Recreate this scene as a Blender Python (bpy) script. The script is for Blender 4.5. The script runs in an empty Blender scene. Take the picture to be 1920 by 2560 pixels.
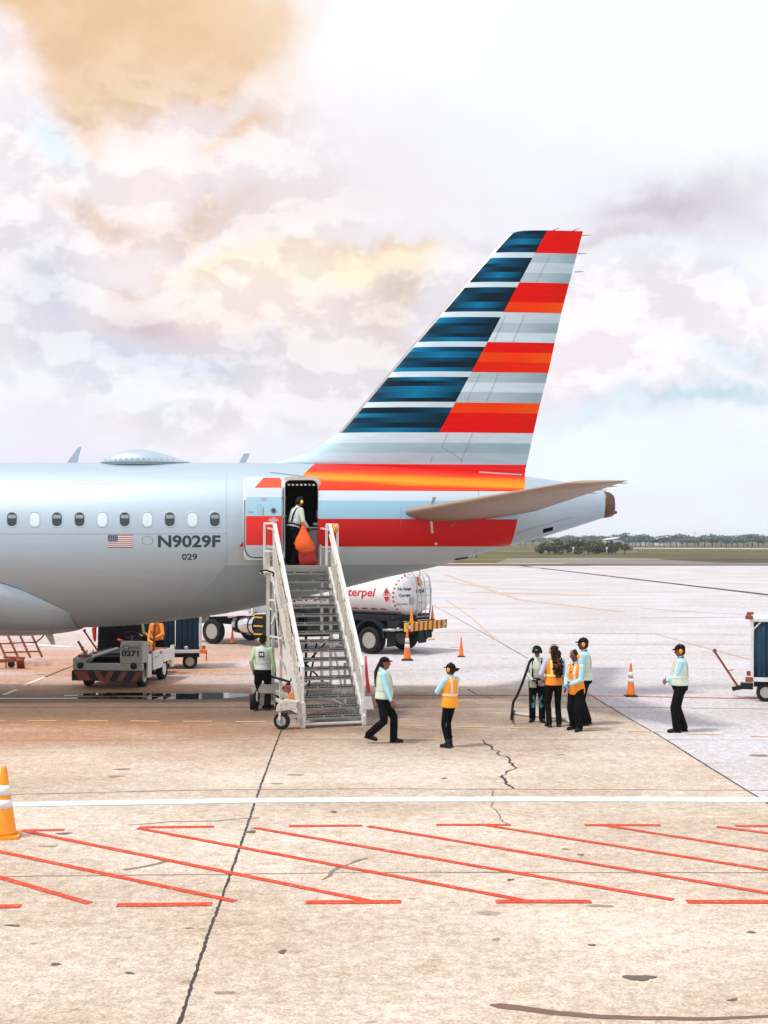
import bpy, bmesh, math, random
from mathutils import Vector, Matrix, Euler, noise
R = math.radians
PI = math.pi
random.seed(7)
SC = bpy.context.scene
COL = SC.collection
CZ = 3.95            # camera height
F = 3200.0           # focal length in photo pixels
HY = 1350.0          # horizon row in the photo
DC = 32.3            # distance of the aircraft's centre plane

def V(*a): return Vector(a)
def at(px, py, Y):   # the point seen at a photo pixel at depth Y
    return Vector(((px-960)/F*Y, Y, CZ-(py-HY)/F*Y))
def gd(px, py, z=0.0):  # the point of the ground
    Y = F*(CZ-z)/(py-HY)
    return Vector(((px-960)/F*Y, Y, z))
def lin(c):
    return tuple(((v/255)/12.92 if v/255 <= .04045 else ((v/255+.055)/1.055)**2.4) for v in c)

# ---------------------------------------------------------------- materials
def _mat(name):
    m = bpy.data.materials.new(name); m.use_nodes = True
    nt = m.node_tree; b = nt.nodes['Principled BSDF']
    return m, nt, b
def mat(name, col, rough=.5, metal=0., var=.12, scale=6., bump=0., bscale=40., coat=0., dirt=None, dirtamt=.35, spec=.5, tr=0.):
    m, nt, b = _mat(name)
    N = nt.nodes; L = nt.links
    tc = N.new('ShaderNodeTexCoord')
    n = N.new('ShaderNodeTexNoise'); n.inputs['Scale'].default_value = scale; n.inputs['Detail'].default_value = 6
    n.inputs['Roughness'].default_value = .62
    L.new(tc.outputs['Object'], n.inputs['Vector'])
    mx = N.new('ShaderNodeMix'); mx.data_type = 'RGBA'
    c = Vector(col[:3])
    mx.inputs['A'].default_value = (*(c*(1-var)), 1); mx.inputs['B'].default_value = (*[min(1, v*(1+var)) for v in c], 1)
    L.new(n.outputs['Fac'], mx.inputs['Factor'])
    out = mx.outputs['Result']
    if dirt:
        n2 = N.new('ShaderNodeTexNoise'); n2.inputs['Scale'].default_value = scale*1.7; n2.inputs['Detail'].default_value = 8
        n2.inputs['Roughness'].default_value = .7
        L.new(tc.outputs['Object'], n2.inputs['Vector'])
        r = N.new('ShaderNodeMapRange'); r.inputs['From Min'].default_value = .5; r.inputs['From Max'].default_value = .68
        r.inputs['To Max'].default_value = dirtamt
        L.new(n2.outputs['Fac'], r.inputs['Value'])
        m2 = N.new('ShaderNodeMix'); m2.data_type = 'RGBA'; m2.inputs['B'].default_value = (*dirt, 1)
        L.new(r.outputs['Result'], m2.inputs['Factor']); L.new(out, m2.inputs['A']); out = m2.outputs['Result']
    L.new(out, b.inputs['Base Color'])
    b.inputs['Roughness'].default_value = rough; b.inputs['Metallic'].default_value = metal
    b.inputs['Coat Weight'].default_value = coat; b.inputs['Specular IOR Level'].default_value = spec
    if tr: b.inputs['Transmission Weight'].default_value = tr
    if bump:
        n3 = N.new('ShaderNodeTexNoise'); n3.inputs['Scale'].default_value = bscale; n3.inputs['Detail'].default_value = 4
        L.new(tc.outputs['Object'], n3.inputs['Vector'])
        bp = N.new('ShaderNodeBump'); bp.inputs['Strength'].default_value = bump; bp.inputs['Distance'].default_value = .02
        L.new(n3.outputs['Fac'], bp.inputs['Height']); L.new(bp.outputs['Normal'], b.inputs['Normal'])
    return m

# ---------------------------------------------------------------- mesh builder
class MB:
    def __init__(s): s.v = []; s.f = []; s.m = []; s.sm = []; s.cur = 0; s.smooth = False; s.X = Matrix()
    def add(s, vs, fs, smooth=None):
        o = len(s.v); s.v += [s.X @ Vector(p) for p in vs]
        for f in fs: s.f.append([i+o for i in f]); s.m.append(s.cur); s.sm.append(s.smooth if smooth is None else smooth)
        return s
    def box(s, c, d, rot=None):
        c = Vector(c); hx, hy, hz = d[0]/2, d[1]/2, d[2]/2
        M = rot if rot is not None else Matrix.Identity(3)
        vs = [c + M @ Vector((x*hx, y*hy, z*hz)) for z in (-1, 1) for y in (-1, 1) for x in (-1, 1)]
        return s.add(vs, [(0,2,3,1),(4,5,7,6),(0,1,5,4),(2,6,7,3),(0,4,6,2),(1,3,7,5)])
    def bx(s, x0, x1, y0, y1, z0, z1): return s.box(((x0+x1)/2, (y0+y1)/2, (z0+z1)/2), (x1-x0, y1-y0, z1-z0))
    def bar(s, a, b, w, h=None, up=(0,0,1)):     # rectangular bar between two points
        a, b = Vector(a), Vector(b); h = h or w; d = (b-a).normalized(); u = Vector(up)
        if abs(d.dot(u)) > .98: u = Vector((0,1,0))
        r = d.cross(u).normalized(); u = r.cross(d).normalized()
        vs = [p + r*sx*w/2 + u*sy*h/2 for p in (a, b) for sx, sy in ((-1,-1),(1,-1),(1,1),(-1,1))]
        return s.add(vs, [(3,2,1,0),(4,5,6,7),(0,1,5,4),(1,2,6,5),(2,3,7,6),(3,0,4,7)])
    def frame(s, pts, i, n):
        d = (pts[min(i+1, n-1)]-pts[max(i-1, 0)])
        if d.length < 1e-9: d = Vector((0,0,1))
        return d.normalized()
    def tube(s, pts, r, n=10, closed=False, caps=True):
        pts = [Vector(p) for p in pts]; k = len(pts)
        rs = r if isinstance(r, (list, tuple)) else [r]*k
        u = None; vs = []
        for i, p in enumerate(pts):
            d = (pts[(i+1) % k]-pts[i-1]).normalized() if closed else s.frame(pts, i, k)
            if u is None:
                u = Vector((0,0,1)) if abs(d.z) < .9 else Vector((1,0,0))
            u = (u - d*u.dot(d)).normalized(); w = d.cross(u)
            for j in range(n):
                a = 2*PI*j/n; vs.append(p + (u*math.cos(a) + w*math.sin(a))*rs[i])
        fs = []
        for i in range(k if closed else k-1):
            i2 = (i+1) % k
            for j in range(n): fs.append((i*n+j, i*n+(j+1) % n, i2*n+(j+1) % n, i2*n+j))
        s.add(vs, fs, True)
        if caps and not closed:
            o = len(s.v)-len(vs)
            s.f += [[o+j for j in range(n)][::-1], [o+(k-1)*n+j for j in range(n)]]; s.m += [s.cur]*2; s.sm += [False]*2
        return s
    def cyl(s, a, b, r, n=20, r2=None, caps=True): return s.tube([a, b], [r, r if r2 is None else r2], n, caps=caps)
    def lathe(s, prof, c=(0,0,0), axis='Z', n=28, smooth=True):   # prof = [(radius, height)]
        c = Vector(c); vs = []
        for r, h in prof:
            for j in range(n):
                a = 2*PI*j/n; x, y = r*math.cos(a), r*math.sin(a)
                p = {'Z': Vector((x, y, h)), 'X': Vector((h, x, y)), 'Y': Vector((x, h, y))}[axis]
                vs.append(c+p)
        fs = []
        for i in range(len(prof)-1):
            for j in range(n): fs.append((i*n+j, i*n+(j+1) % n, (i+1)*n+(j+1) % n, (i+1)*n+j))
        cl = prof[0] == prof[-1]
        if prof[0][0] > 1e-6 and not cl: fs.append(tuple(range(n))[::-1])
        if prof[-1][0] > 1e-6 and not cl: fs.append(tuple(range((len(prof)-1)*n, len(prof)*n)))
        return s.add(vs, fs, smooth)
    def prism(s, poly, axis, a, b):    # poly 2D, extruded along axis from a to b; axis X: (y,z)  Y: (x,z)  Z: (x,y)
        n = len(poly)
        def P(p, t): return {'X': (t, p[0], p[1]), 'Y': (p[0], t, p[1]), 'Z': (p[0], p[1], t)}[axis]
        vs = [P(p, a) for p in poly]+[P(p, b) for p in poly]
        return s.add(vs, [list(range(n))[::-1], list(range(n, 2*n))]+[(i, (i+1) % n, n+(i+1) % n, n+i) for i in range(n)])
    def loft(s, rings, caps=True, smooth=True, closed=True):
        n = len(rings[0]); vs = [p for r in rings for p in r]; fs = []
        for i in range(len(rings)-1):
            for j in range(n if closed else n-1): fs.append((i*n+j, i*n+(j+1) % n, (i+1)*n+(j+1) % n, (i+1)*n+j))
        if caps: fs += [tuple(range(n))[::-1], tuple(range((len(rings)-1)*n, len(rings)*n))]
        return s.add(vs, fs, smooth)
    def ell(s, c, r, n=16, rot=None):
        c = Vector(c); M = rot or Matrix.Identity(3); m = n//2+1; vs = []; fs = []
        for i in range(m):
            t = PI*i/(m-1)
            for j in range(n):
                a = 2*PI*j/n
                vs.append(c + M @ Vector((r[0]*math.sin(t)*math.cos(a), r[1]*math.sin(t)*math.sin(a), r[2]*math.cos(t))))
        for i in range(m-1):
            for j in range(n): fs.append((i*n+j, (i+1)*n+j, (i+1)*n+(j+1) % n, i*n+(j+1) % n))
        return s.add(vs, fs, True)
    def cone(s, a, ra, b, rb, n=12):      # tapered capsule
        a, b = Vector(a), Vector(b); d = (b-a); L = d.length
        if L < 1e-6: return s.ell(a, (ra,)*3, n)
        d /= L; u = Vector((0,0,1)) if abs(d.z) < .9 else Vector((1,0,0)); u = (u-d*u.dot(d)).normalized(); w = d.cross(u)
        rings = []
        for k in range(4, 0, -1): t = k*PI/8; rings.append((a-d*ra*math.sin(t), max(ra*math.cos(t), 1e-4)))
        rings.append((a, ra)); rings.append((b, rb))
        for k in range(1, 5): t = k*PI/8; rings.append((b+d*rb*math.sin(t), max(rb*math.cos(t), 1e-4)))
        return s.loft([[p+(u*math.cos(2*PI*j/n)+w*math.sin(2*PI*j/n))*r for j in range(n)] for p, r in rings])
    def mesh(s, name, mats):
        me = bpy.data.meshes.new(name)
        me.from_pydata([tuple(v) for v in s.v], [], s.f)
        for m in (mats if isinstance(mats, (list, tuple)) else [mats]): me.materials.append(m)
        me.polygons.foreach_set('material_index', s.m); me.polygons.foreach_set('use_smooth', s.sm)
        me.update()
        return me
    def build(s, name, mats, parent=None, world=False, bevel=0., fix=True, weld=False):
        me = s.mesh(name, mats)
        if fix:
            bm = bmesh.new(); bm.from_mesh(me)
            if weld: bmesh.ops.remove_doubles(bm, verts=bm.verts, dist=1e-5)
            bmesh.ops.recalc_face_normals(bm, faces=bm.faces); bm.to_mesh(me); bm.free()
        o = bpy.data.objects.new(name, me); COL.objects.link(o)
        if parent is not None:
            o.parent = parent
            if world: o.matrix_parent_inverse = wm(parent).inverted()
        if bevel:
            b = o.modifiers.new('bevel', 'BEVEL'); b.width = bevel; b.segments = 2; b.limit_method = 'ANGLE'; b.angle_limit = R(40)
        return o
def wm(o):
    M = o.matrix_basis.copy()
    if o.parent: M = wm(o.parent) @ o.matrix_parent_inverse @ M
    return M
def tag(o, label=None, cat=None, group=None, kind=None):
    if label: o['label'] = label
    if cat: o['category'] = cat
    if group: o['group'] = group
    if kind: o['kind'] = kind
    return o
def thing(name, label, cat, loc=(0,0,0), rz=0., group=None):
    o = bpy.data.objects.new(name, None); COL.objects.link(o); o.location = loc; o.rotation_euler = (0,0,rz); o.empty_display_size = .3
    return tag(o, label, cat, group)
def kids(o): return [c for c in bpy.data.objects if c.parent is o]
def dup(o, parent=None, loc=None, rz=None, label=None, group=None):
    c = o.copy(); COL.objects.link(c)
    if parent is not None: c.parent = parent
    if loc is not None: c.location = loc
    if rz is not None: c.rotation_euler = (0,0,rz)
    if label: c['label'] = label
    if group: c['group'] = group
    for k in kids(o): dup(k, c)
    return c
def remesh(mb, name, mats, parent, voxel=.012, smooth=2, colour=None, parts=None):
    """union of the closed shells in mb as one continuous surface"""
    me = mb.mesh('tmp', []); o = bpy.data.objects.new('tmp', me); COL.objects.link(o)
    r = o.modifiers.new('r', 'REMESH'); r.mode = 'VOXEL'; r.voxel_size = voxel; r.use_smooth_shade = True
    if smooth: sm = o.modifiers.new('s', 'SMOOTH'); sm.iterations = smooth; sm.factor = .5
    dg = bpy.context.evaluated_depsgraph_get(); dg.update()
    nm = bpy.data.meshes.new_from_object(o.evaluated_get(dg)); nm.name = name
    bpy.data.objects.remove(o); bpy.data.meshes.remove(me)
    nm.materials.clear()
    for m in (mats if isinstance(mats, (list, tuple)) else [mats]): nm.materials.append(m)
    if colour:
        for p in nm.polygons: p.material_index = colour(p.center, p.normal)
    q = bpy.data.objects.new(name, nm); COL.objects.link(q); q.parent = parent
    return q
def text2d(s, bold=0., shear=0., res=3):
    """verts (x,y) and faces of a word, height of a capital = 1 starting at x=0"""
    cu = bpy.data.curves.new('t', 'FONT'); cu.body = s; cu.resolution_u = res; cu.offset = bold; cu.shear = shear
    o = bpy.data.objects.new('t', cu); COL.objects.link(o)
    dg = bpy.context.evaluated_depsgraph_get(); dg.update()
    me = bpy.data.meshes.new_from_object(o.evaluated_get(dg))
    bm = bmesh.new(); bm.from_mesh(me); yy = [v.co.y for v in bm.verts]; a_, b_ = min(yy), max(yy)
    for k in range(1, 8): bmesh.ops.bisect_plane(bm, geom=bm.verts[:]+bm.edges[:]+bm.faces[:], plane_co=(0, a_+(b_-a_)*k/8, 0), plane_no=(0,1,0))
    bm.to_mesh(me); bm.free()
    vs = [(v.co.x, v.co.y) for v in me.vertices]; fs = [list(p.vertices) for p in me.polygons]
    bpy.data.objects.remove(o); bpy.data.curves.remove(cu); bpy.data.meshes.remove(me)
    x0 = min(v[0] for v in vs); x1 = max(v[0] for v in vs); y0 = min(v[1] for v in vs); y1 = max(v[1] for v in vs)
    return [((x-x0)/(x1-x0), (y-y0)/(y1-y0)) for x, y in vs], fs
def text_flat(mb, s, org, ux, uz, w, h, bold=0., shear=0.):
    vs, fs = text2d(s, bold, shear); org, ux, uz = Vector(org), Vector(ux), Vector(uz)
    mb.add([org+ux*x*w+uz*y*h for x, y in vs], fs)
    return mb
def polyrand(pts, jit, step):
    """jittered polyline"""
    out = []
    for a, b in zip(pts[:-1], pts[1:]):
        a, b = Vector(a), Vector(b); n = max(1, int((b-a).length/step)); d = (b-a).normalized(); w = Vector((-d.y, d.x, 0))
        for i in range(n): out.append(a.lerp(b, i/n)+w*random.uniform(-jit, jit))
    out.append(Vector(pts[-1])); return out
def strip(mb, pts, w, z, rag=0.):
    """flat painted line on the ground along pts with half widths w"""
    n = len(pts); vs = []
    for i, p in enumerate(pts):
        d = (Vector(pts[min(i+1, n-1)])-Vector(pts[max(i-1, 0)])).normalized(); q = Vector((-d.y, d.x, 0))
        ww = (w[i] if isinstance(w, (list, tuple)) else w)/2
        vs.append(Vector((p[0], p[1], z))+q*ww*(1+random.uniform(-rag, rag))); vs.append(Vector((p[0], p[1], z))-q*ww*(1+random.uniform(-rag, rag)))
    mb.add(vs, [(2*i, 2*i+1, 2*i+3, 2*i+2) for i in range(n-1)])
    return mb
# ---------------------------------------------------------------- material table
M = {}
M['white'] = mat('white_paint', (.72,.72,.70), .45, var=.06, dirt=(.30,.25,.2), dirtamt=.3, bump=.05)
M['cream'] = mat('scuffed_cream_paint', (.60,.57,.50), .55, var=.15, scale=7, dirt=(.18,.13,.09), dirtamt=.75, bump=.08)
M['alu'] = mat('worn_aluminium', (.33,.33,.30), .55, metal=.3, var=.45, scale=25, bump=.3, dirt=(.06,.055,.045), dirtamt=.6)
M['steel'] = mat('galvanised_steel', (.45,.45,.43), .4, metal=.7, var=.2, scale=12)
M['rubber'] = mat('black_rubber', (.010,.010,.011), .75, var=.3, bump=.2, spec=.3)
M['black'] = mat('black_cloth', (.0045,.005,.006), .9, var=.6, scale=14, bump=.5, bscale=16, spec=.12)
M['blackp'] = mat('black_plastic', (.008,.009,.010), .5, var=.2, spec=.35)
M['chassis'] = mat('grimy_dark_chassis', (.009,.015,.017), .65, var=.6, scale=8, bump=.2, spec=.3)
M['chrome'] = mat('chrome', (.75,.75,.75), .12, metal=1., var=.05)
M['orange_cone'] = mat('orange_cone_plastic', (.86,.19,.015), .45, var=.1, dirt=(.3,.1,.05), dirtamt=.35)
M['amber_cone'] = mat('amber_cone_plastic', (.92,.33,.01), .4, var=.06, dirt=(.45,.2,.05), dirtamt=.3)
M['reflect'] = mat('reflective_tape', (.75,.78,.80), .3, var=.1)
M['redp'] = mat('red_paint', (.55,.03,.015), .5, var=.15, dirt=(.1,.03,.02))
M['rust'] = mat('rust_red_primer', (.26,.055,.03), .65, var=.3, dirt=(.05,.02,.015))
M['yellow'] = mat('safety_yellow', (.80,.40,.015), .5, var=.12, dirt=(.2,.1,.03))
M['grey'] = mat('warm_grey_paint', (.42,.41,.36), .5, var=.12, scale=8, dirt=(.09,.08,.06), dirtamt=.5)
M['bluecloth'] = mat('blue_curtain_vinyl', (.004,.045,.09), .5, var=.6, scale=3, bump=.3, bscale=8)
M['skin'] = mat('brown_skin', (.24,.085,.05), .6, var=.2, scale=20, spec=.25)
M['skind'] = mat('dark_skin', (.10,.04,.025), .5, var=.15)
M['hair'] = mat('black_brown_hair', (.010,.005,.004), .6, var=.6, scale=30, bump=.9, bscale=60, spec=.25)
M['curl'] = mat('dark_brown_curls', (.028,.012,.009), .7, var=.7, scale=40, bump=1., bscale=70, spec=.2)
M['cap'] = mat('navy_cap_cloth', (.006,.009,.013), .85, var=.3, spec=.15)
M['cyan'] = mat('pale_cyan_shirt', (.36,.70,.80), .75, var=.1, bump=.3, bscale=14)
M['lav'] = mat('lavender_shirt', (.50,.54,.72), .75, var=.1, bump=.3, bscale=14)
M['vorange'] = mat('orange_vest_cloth', (.93,.27,.012), .65, var=.12, bump=.3, bscale=12)
M['vamber'] = mat('amber_vest_cloth', (.95,.36,.01), .65, var=.1, bump=.3, bscale=12)
M['vlime'] = mat('pale_lime_vest_cloth', (.60,.70,.55), .65, var=.14, scale=9, bump=.3, bscale=12)
M['limes'] = mat('lime_sleeve_cloth', (.46,.66,.36), .65, var=.12, bump=.3, bscale=12)
M['vgrey'] = mat('pale_grey_shirt', (.55,.62,.58), .7, var=.14, scale=9, bump=.3, bscale=12)
M['band'] = mat('silver_reflective_band', (.62,.64,.60), .35, var=.1)
M['bandy'] = mat('yellow_reflective_band', (.85,.78,.18), .35, var=.1)
M['bandp'] = mat('pale_pink_reflective_band', (.85,.62,.55), .35, var=.1)
M['muffo'] = mat('orange_ear_defender', (.92,.30,.01), .35, var=.05)
M['muffy'] = mat('lime_ear_defender', (.75,.80,.10), .35, var=.05)
M['boot'] = mat('black_boot_leather', (.006,.006,.006), .55, var=.4, bump=.2, spec=.3)
M['bago'] = mat('orange_rubbish_bag', (.88,.11,.01), .3, var=.25, bump=.9, bscale=9)
M['bagr'] = mat('red_rubbish_bag', (.45,.012,.008), .3, var=.2, bump=.5, bscale=9)
M['glove'] = mat('blue_glove', (.12,.25,.40), .6, var=.2)
M['tank'] = mat('white_tank_paint', (.74,.75,.76), .25, var=.03, coat=.5, dirt=(.45,.38,.32), dirtamt=.2, scale=3)
M['tred'] = mat('red_lettering', (.55,.012,.03), .5, var=.05)
M['tdark'] = mat('dark_lettering', (.04,.035,.04), .5, var=.1)
M['glass'] = mat('dark_window_glass', (.012,.035,.042), .08, var=.6, scale=9, spec=.8)
M['lamp'] = mat('lamp_glass', (.5,.5,.5), .1, var=.1, coat=.5)
M['hose'] = mat('black_ribbed_hose', (.012,.008,.008), .6, var=.3, spec=.2)
M['hosew'] = mat('pale_hose', (.5,.52,.5), .5, var=.2)
M['pltblue'] = mat('dark_lettering_blue', (.012,.04,.055), .45, var=.06)
# ---- aircraft paints
M['silver'] = mat('silver_aircraft_paint', (.42,.52,.60), .5, metal=.4, var=.04, scale=.5, coat=.12, spec=.5)
def paint(name, c): return mat(name, lin(c), .45, var=.04, scale=2, coat=.1)
M['afwhite'] = paint('aircraft_pale_grey', (190,205,215)); M['aflb'] = paint('aircraft_light_blue', (150,190,208))
M['afred'] = paint('aircraft_red', (222,20,8)); M['aforange'] = paint('aircraft_orange', (238,70,5)); M['afteal'] = paint('dark_teal_edge', (20,62,80))
M['doorw'] = paint('door_edge_white', (215,220,222))
M['lip'] = mat('door_frame_metal', (.42,.36,.34), .4, metal=.5, var=.3, scale=20)
M['rimp'] = mat('worn_wheel_rim', (.40,.39,.36), .5, metal=.2, var=.3, scale=30, dirt=(.1,.08,.06), dirtamt=.6)
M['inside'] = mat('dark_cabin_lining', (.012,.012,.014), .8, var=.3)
M['flagr'] = paint('flag_red', (150,25,30)); M['flagb'] = paint('flag_blue', (20,55,95)); M['flagw'] = paint('flag_white', (230,232,235))
M['shade'] = paint('window_shade_white', (205,228,236)); M['wframe'] = mat('window_frame_metal', (.30,.34,.36), .35, metal=.6, var=.1)
M['line'] = mat('panel_line', (.20,.24,.26), .6)
M['exh'] = mat('heat_stained_metal', (.16,.09,.06), .45, metal=.8, var=.5, scale=6)
M['stab'] = mat('stabilizer_grey_paint', (.33,.25,.20), .5, var=.14, scale=1.2, spec=.3)
M['strip'] = mat('leading_edge_metal', (.45,.42,.40), .3, metal=.8, var=.2, scale=3)
# ================================================================ AIRCRAFT
S = F/DC
def pX(px): return (px-960)/S
def pZ(py): return CZ-(py-HY)/S
def interp(tab, x):
    if x <= tab[0][0]: return tab[0][1]
    for (a, b), (c, d) in zip(tab[:-1], tab[1:]):
        if x <= c: return b+(d-b)*(x-a)/(c-a)
    return tab[-1][1]
def smoothtab(tab, x):        # monotone-ish cubic interpolation
    n = len(tab)
    if x <= tab[0][0]: return tab[0][1]
    if x >= tab[-1][0]: return tab[-1][1]
    for i in range(n-1):
        if x <= tab[i+1][0]: break
    def sl(k):
        if k == 0 or k == n-1: return 0 if k == 0 else (tab[-1][1]-tab[-2][1])/(tab[-1][0]-tab[-2][0])
        return (tab[k+1][1]-tab[k-1][1])/(tab[k+1][0]-tab[k-1][0])
    x0, y0 = tab[i]; x1, y1 = tab[i+1]; h = x1-x0; t = (x-x0)/h
    return (2*t**3-3*t*t+1)*y0+(t**3-2*t*t+t)*h*sl(i)+(-2*t**3+3*t*t)*y1+(t**3-t*t)*h*sl(i+1)
TOP = [(-1600,1157),(500,1157),(700,1158),(900,1162),(1100,1173),(1313,1191),(1420,1207),(1508,1228)]
BOT = [(-1600,1569),(174,1569),(250,1567),(347,1561),(450,1549),(560,1534),(640,1518),(740,1497),(869,1468),(960,1445),(1095,1415),(1191,1387),(1280,1362),(1346,1346),(1508,1295)]
def sect(x):                  # world x -> centre z, half height, half width
    px = x*S+960
    t, b = pZ(smoothtab(TOP, px)), pZ(smoothtab(BOT, px))
    h = (t-b)/2
    return (t+b)/2, h, h*.954
def surf(px, py, off=0.):     # the skin of the fuselage at a photo pixel, pushed outward by off
    u, v = (px-960)/F, (py-HY)/F
    t = DC-1.9
    for _ in range(30):
        cz, h, w = sect(u*t); q = (CZ-v*t-cz)/h
        t = DC-w*math.sqrt(max(0, 1-q*q))
    cz, h, w = sect(u*t); p = Vector((u*t, t, CZ-v*t))
    n = Vector((0, (p.y-DC)/w**2, (p.z-cz)/h**2)).normalized()
    return p+n*off
plane = thing('airplane', 'large silver passenger jet with red, white and blue striped tail and open rear door', 'airplane', (-3, DC, 0))
# door opening in world terms
DX0, DX1 = surf(710, 1300).x, surf(795, 1300).x
DZT, DZB = surf(752, 1199).z, surf(752, 1417).z
dcz, dh, dw = sect((DX0+DX1)/2)
aT = math.asin((DZT-dcz)/dh); aB = math.asin((DZB-dcz)/dh)
angs = sorted([-PI/2+2*PI*i/120 for i in range(120)]+[aT, aB])     # angle a: y = DC - w cos a (near side for cos>0), z = cz + h sin a
angs = [a for i, a in enumerate(angs) if not any(abs(a-q) < .02 and a not in (aT, aB) for q in (aT, aB))]
xs = [pX(p) for p in list(range(-1500, 1500, 22))]+[pX(1508), DX0, DX1]
xs = sorted(xs); xs = [x for x in xs if x in (DX0, DX1) or min(abs(x-DX0), abs(x-DX1)) > .06]
# livery : stripes by height, bounded by two slanting edges
def livery():
    m, nt, b = _mat('aircraft_livery'); N = nt.nodes; L = nt.links
    tc = N.new('ShaderNodeTexCoord'); sp = N.new('ShaderNodeSeparateXYZ'); L.new(tc.outputs['Object'], sp.inputs[0])
    zs = [surf(960, y).z for y in (1413, 1367, 1298, 1252, 1227, 1205, 1194, 1182, 1173)]
    cols = [(112,126,132), (176,182,184), (205,14,8), (150,192,212), (196,212,222), (236,52,6), (246,120,8), (240,78,6), (222,22,10)]
    cols = [(150,166,172), (180,190,194), (200,4,2), (148,192,212), (196,212,222), (236,44,2), (250,124,4), (240,78,2), (226,16,4)]
    z0, z1 = 2.0, 6.2
    mr = N.new('ShaderNodeMapRange'); mr.inputs['From Min'].default_value = z0; mr.inputs['From Max'].default_value = z1
    nz = N.new('ShaderNodeTexNoise'); nz.inputs['Scale'].default_value = 1.; nz.inputs['Detail'].default_value = 3
    mp = N.new('ShaderNodeMapping'); mp.inputs['Scale'].default_value = (.35, .3, 5); L.new(tc.outputs['Object'], mp.inputs[0]); L.new(mp.outputs[0], nz.inputs[0])
    L.new(sp.outputs['Z'], mr.inputs['Value'])
    rp = N.new('ShaderNodeValToRGB'); rp.color_ramp.interpolation = 'CONSTANT'; e = rp.color_ramp.elements
    while len(e) > 1: e.remove(e[-1])
    e[0].position = 0; e[0].color = (*lin(cols[0]), 1)
    for z, c in zip(zs[:5], cols[1:6]): q = e.new((z-z0)/(z1-z0)); q.color = (*lin(c), 1)
    L.new(mr.outputs[0], rp.inputs[0])
    # upper flame band blends, streaked
    r2 = N.new('ShaderNodeValToRGB'); e = r2.color_ramp.elements
    e[0].position = 0; e[0].color = (*lin((232,30,6)), 1); e[1].position = 1; e[1].color = (*lin((226,14,10)), 1)
    for p, c in ((.30,(240,62,4)), (.42,(252,150,10)), (.56,(250,118,6)), (.66,(240,60,6)), (.78,(214,14,8))): q = e.new(p); q.color = (*lin(c), 1)
    m2 = N.new('ShaderNodeMapRange'); m2.inputs['From Min'].default_value = zs[4]; m2.inputs['From Max'].default_value = zs[4]+.78
    ad = N.new('ShaderNodeMath'); ad.operation = 'MULTIPLY_ADD'; ad.inputs[1].default_value = .16; L.new(nz.outputs['Fac'], ad.inputs[0]); L.new(sp.outputs['Z'], ad.inputs[2])
    sx = N.new('ShaderNodeMath'); sx.operation = 'MULTIPLY_ADD'; sx.inputs[1].default_value = .035; L.new(sp.outputs['X'], sx.inputs[0]); L.new(ad.outputs[0], sx.inputs[2])
    L.new(sx.outputs[0], m2.inputs['Value']); L.new(m2.outputs[0], r2.inputs[0])
    gt = N.new('ShaderNodeMath'); gt.operation = 'GREATER_THAN'; gt.inputs[1].default_value = zs[4]; L.new(sp.outputs['Z'], gt.inputs[0])
    mb_ = N.new('ShaderNodeMix'); mb_.data_type = 'RGBA'; L.new(gt.outputs[0], mb_.inputs['Factor']); L.new(rp.outputs[0], mb_.inputs['A']); L.new(r2.outputs[0], mb_.inputs['B'])
    # slanted left edge: x > x0(z)
    def edge(pts):
        c = N.new('ShaderNodeFloatCurve'); mm = N.new('ShaderNodeMapRange'); mm.inputs['From Min'].default_value = 1.5; mm.inputs['From Max'].default_value = 6.5
        L.new(sp.outputs['Z'], mm.inputs['Value']); L.new(mm.outputs[0], c.inputs['Value'])
        cc = c.mapping.curves[0]
        pts = sorted(((p.z-1.5)/5, (p.x+8)/16) for p in pts)
        cc.points[0].location = pts[0]; cc.points[-1].location = pts[-1]
        for p in pts[1:-1]: cc.points.new(*p)
        for p in cc.points: p.handle_type = 'VECTOR'
        c.mapping.use_clip = False; c.mapping.extend = 'EXTRAPOLATED'
        c.mapping.update()
        s_ = N.new('ShaderNodeMath'); s_.operation = 'MULTIPLY_ADD'; s_.inputs[1].default_value = 16; s_.inputs[2].default_value = -8
        L.new(c.outputs[0], s_.inputs[0]); return s_.outputs[0]
    l = edge([surf(463,1528), surf(521,1466), surf(563,1412), surf(603,1360), surf(675,1272), surf(748,1197), surf(783,1163)])
    r = edge([surf(1230,1470), surf(1274,1367), surf(1294,1299), surf(1311,1227), surf(1313,1195)])
    g1 = N.new('ShaderNodeMath'); g1.operation = 'GREATER_THAN'; L.new(sp.outputs['X'], g1.inputs[0]); L.new(l, g1.inputs[1])
    g2 = N.new('ShaderNodeMath'); g2.operation = 'LESS_THAN'; L.new(sp.outputs['X'], g2.inputs[0]); L.new(r, g2.inputs[1])
    mu = N.new('ShaderNodeMath'); mu.operation = 'MULTIPLY'; L.new(g1.outputs[0], mu.inputs[0]); L.new(g2.outputs[0], mu.inputs[1])
    n1 = N.new('ShaderNodeTexNoise'); n1.inputs['Scale'].default_value = 1.3; n1.inputs['Detail'].default_value = 8; L.new(mp.outputs[0], n1.inputs[0])
    sv = N.new('ShaderNodeMix'); sv.data_type = 'RGBA'; sv.inputs['A'].default_value = (.395,.49,.565,1); sv.inputs['B'].default_value = (.455,.56,.635,1); L.new(n1.outputs['Fac'], sv.inputs['Factor'])
    mx = N.new('ShaderNodeMix'); mx.data_type = 'RGBA'; L.new(mu.outputs[0], mx.inputs['Factor']); L.new(sv.outputs['Result'], mx.inputs['A']); L.new(mb_.outputs['Result'], mx.inputs['B'])
    L.new(mx.outputs['Result'], b.inputs['Base Color'])
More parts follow.
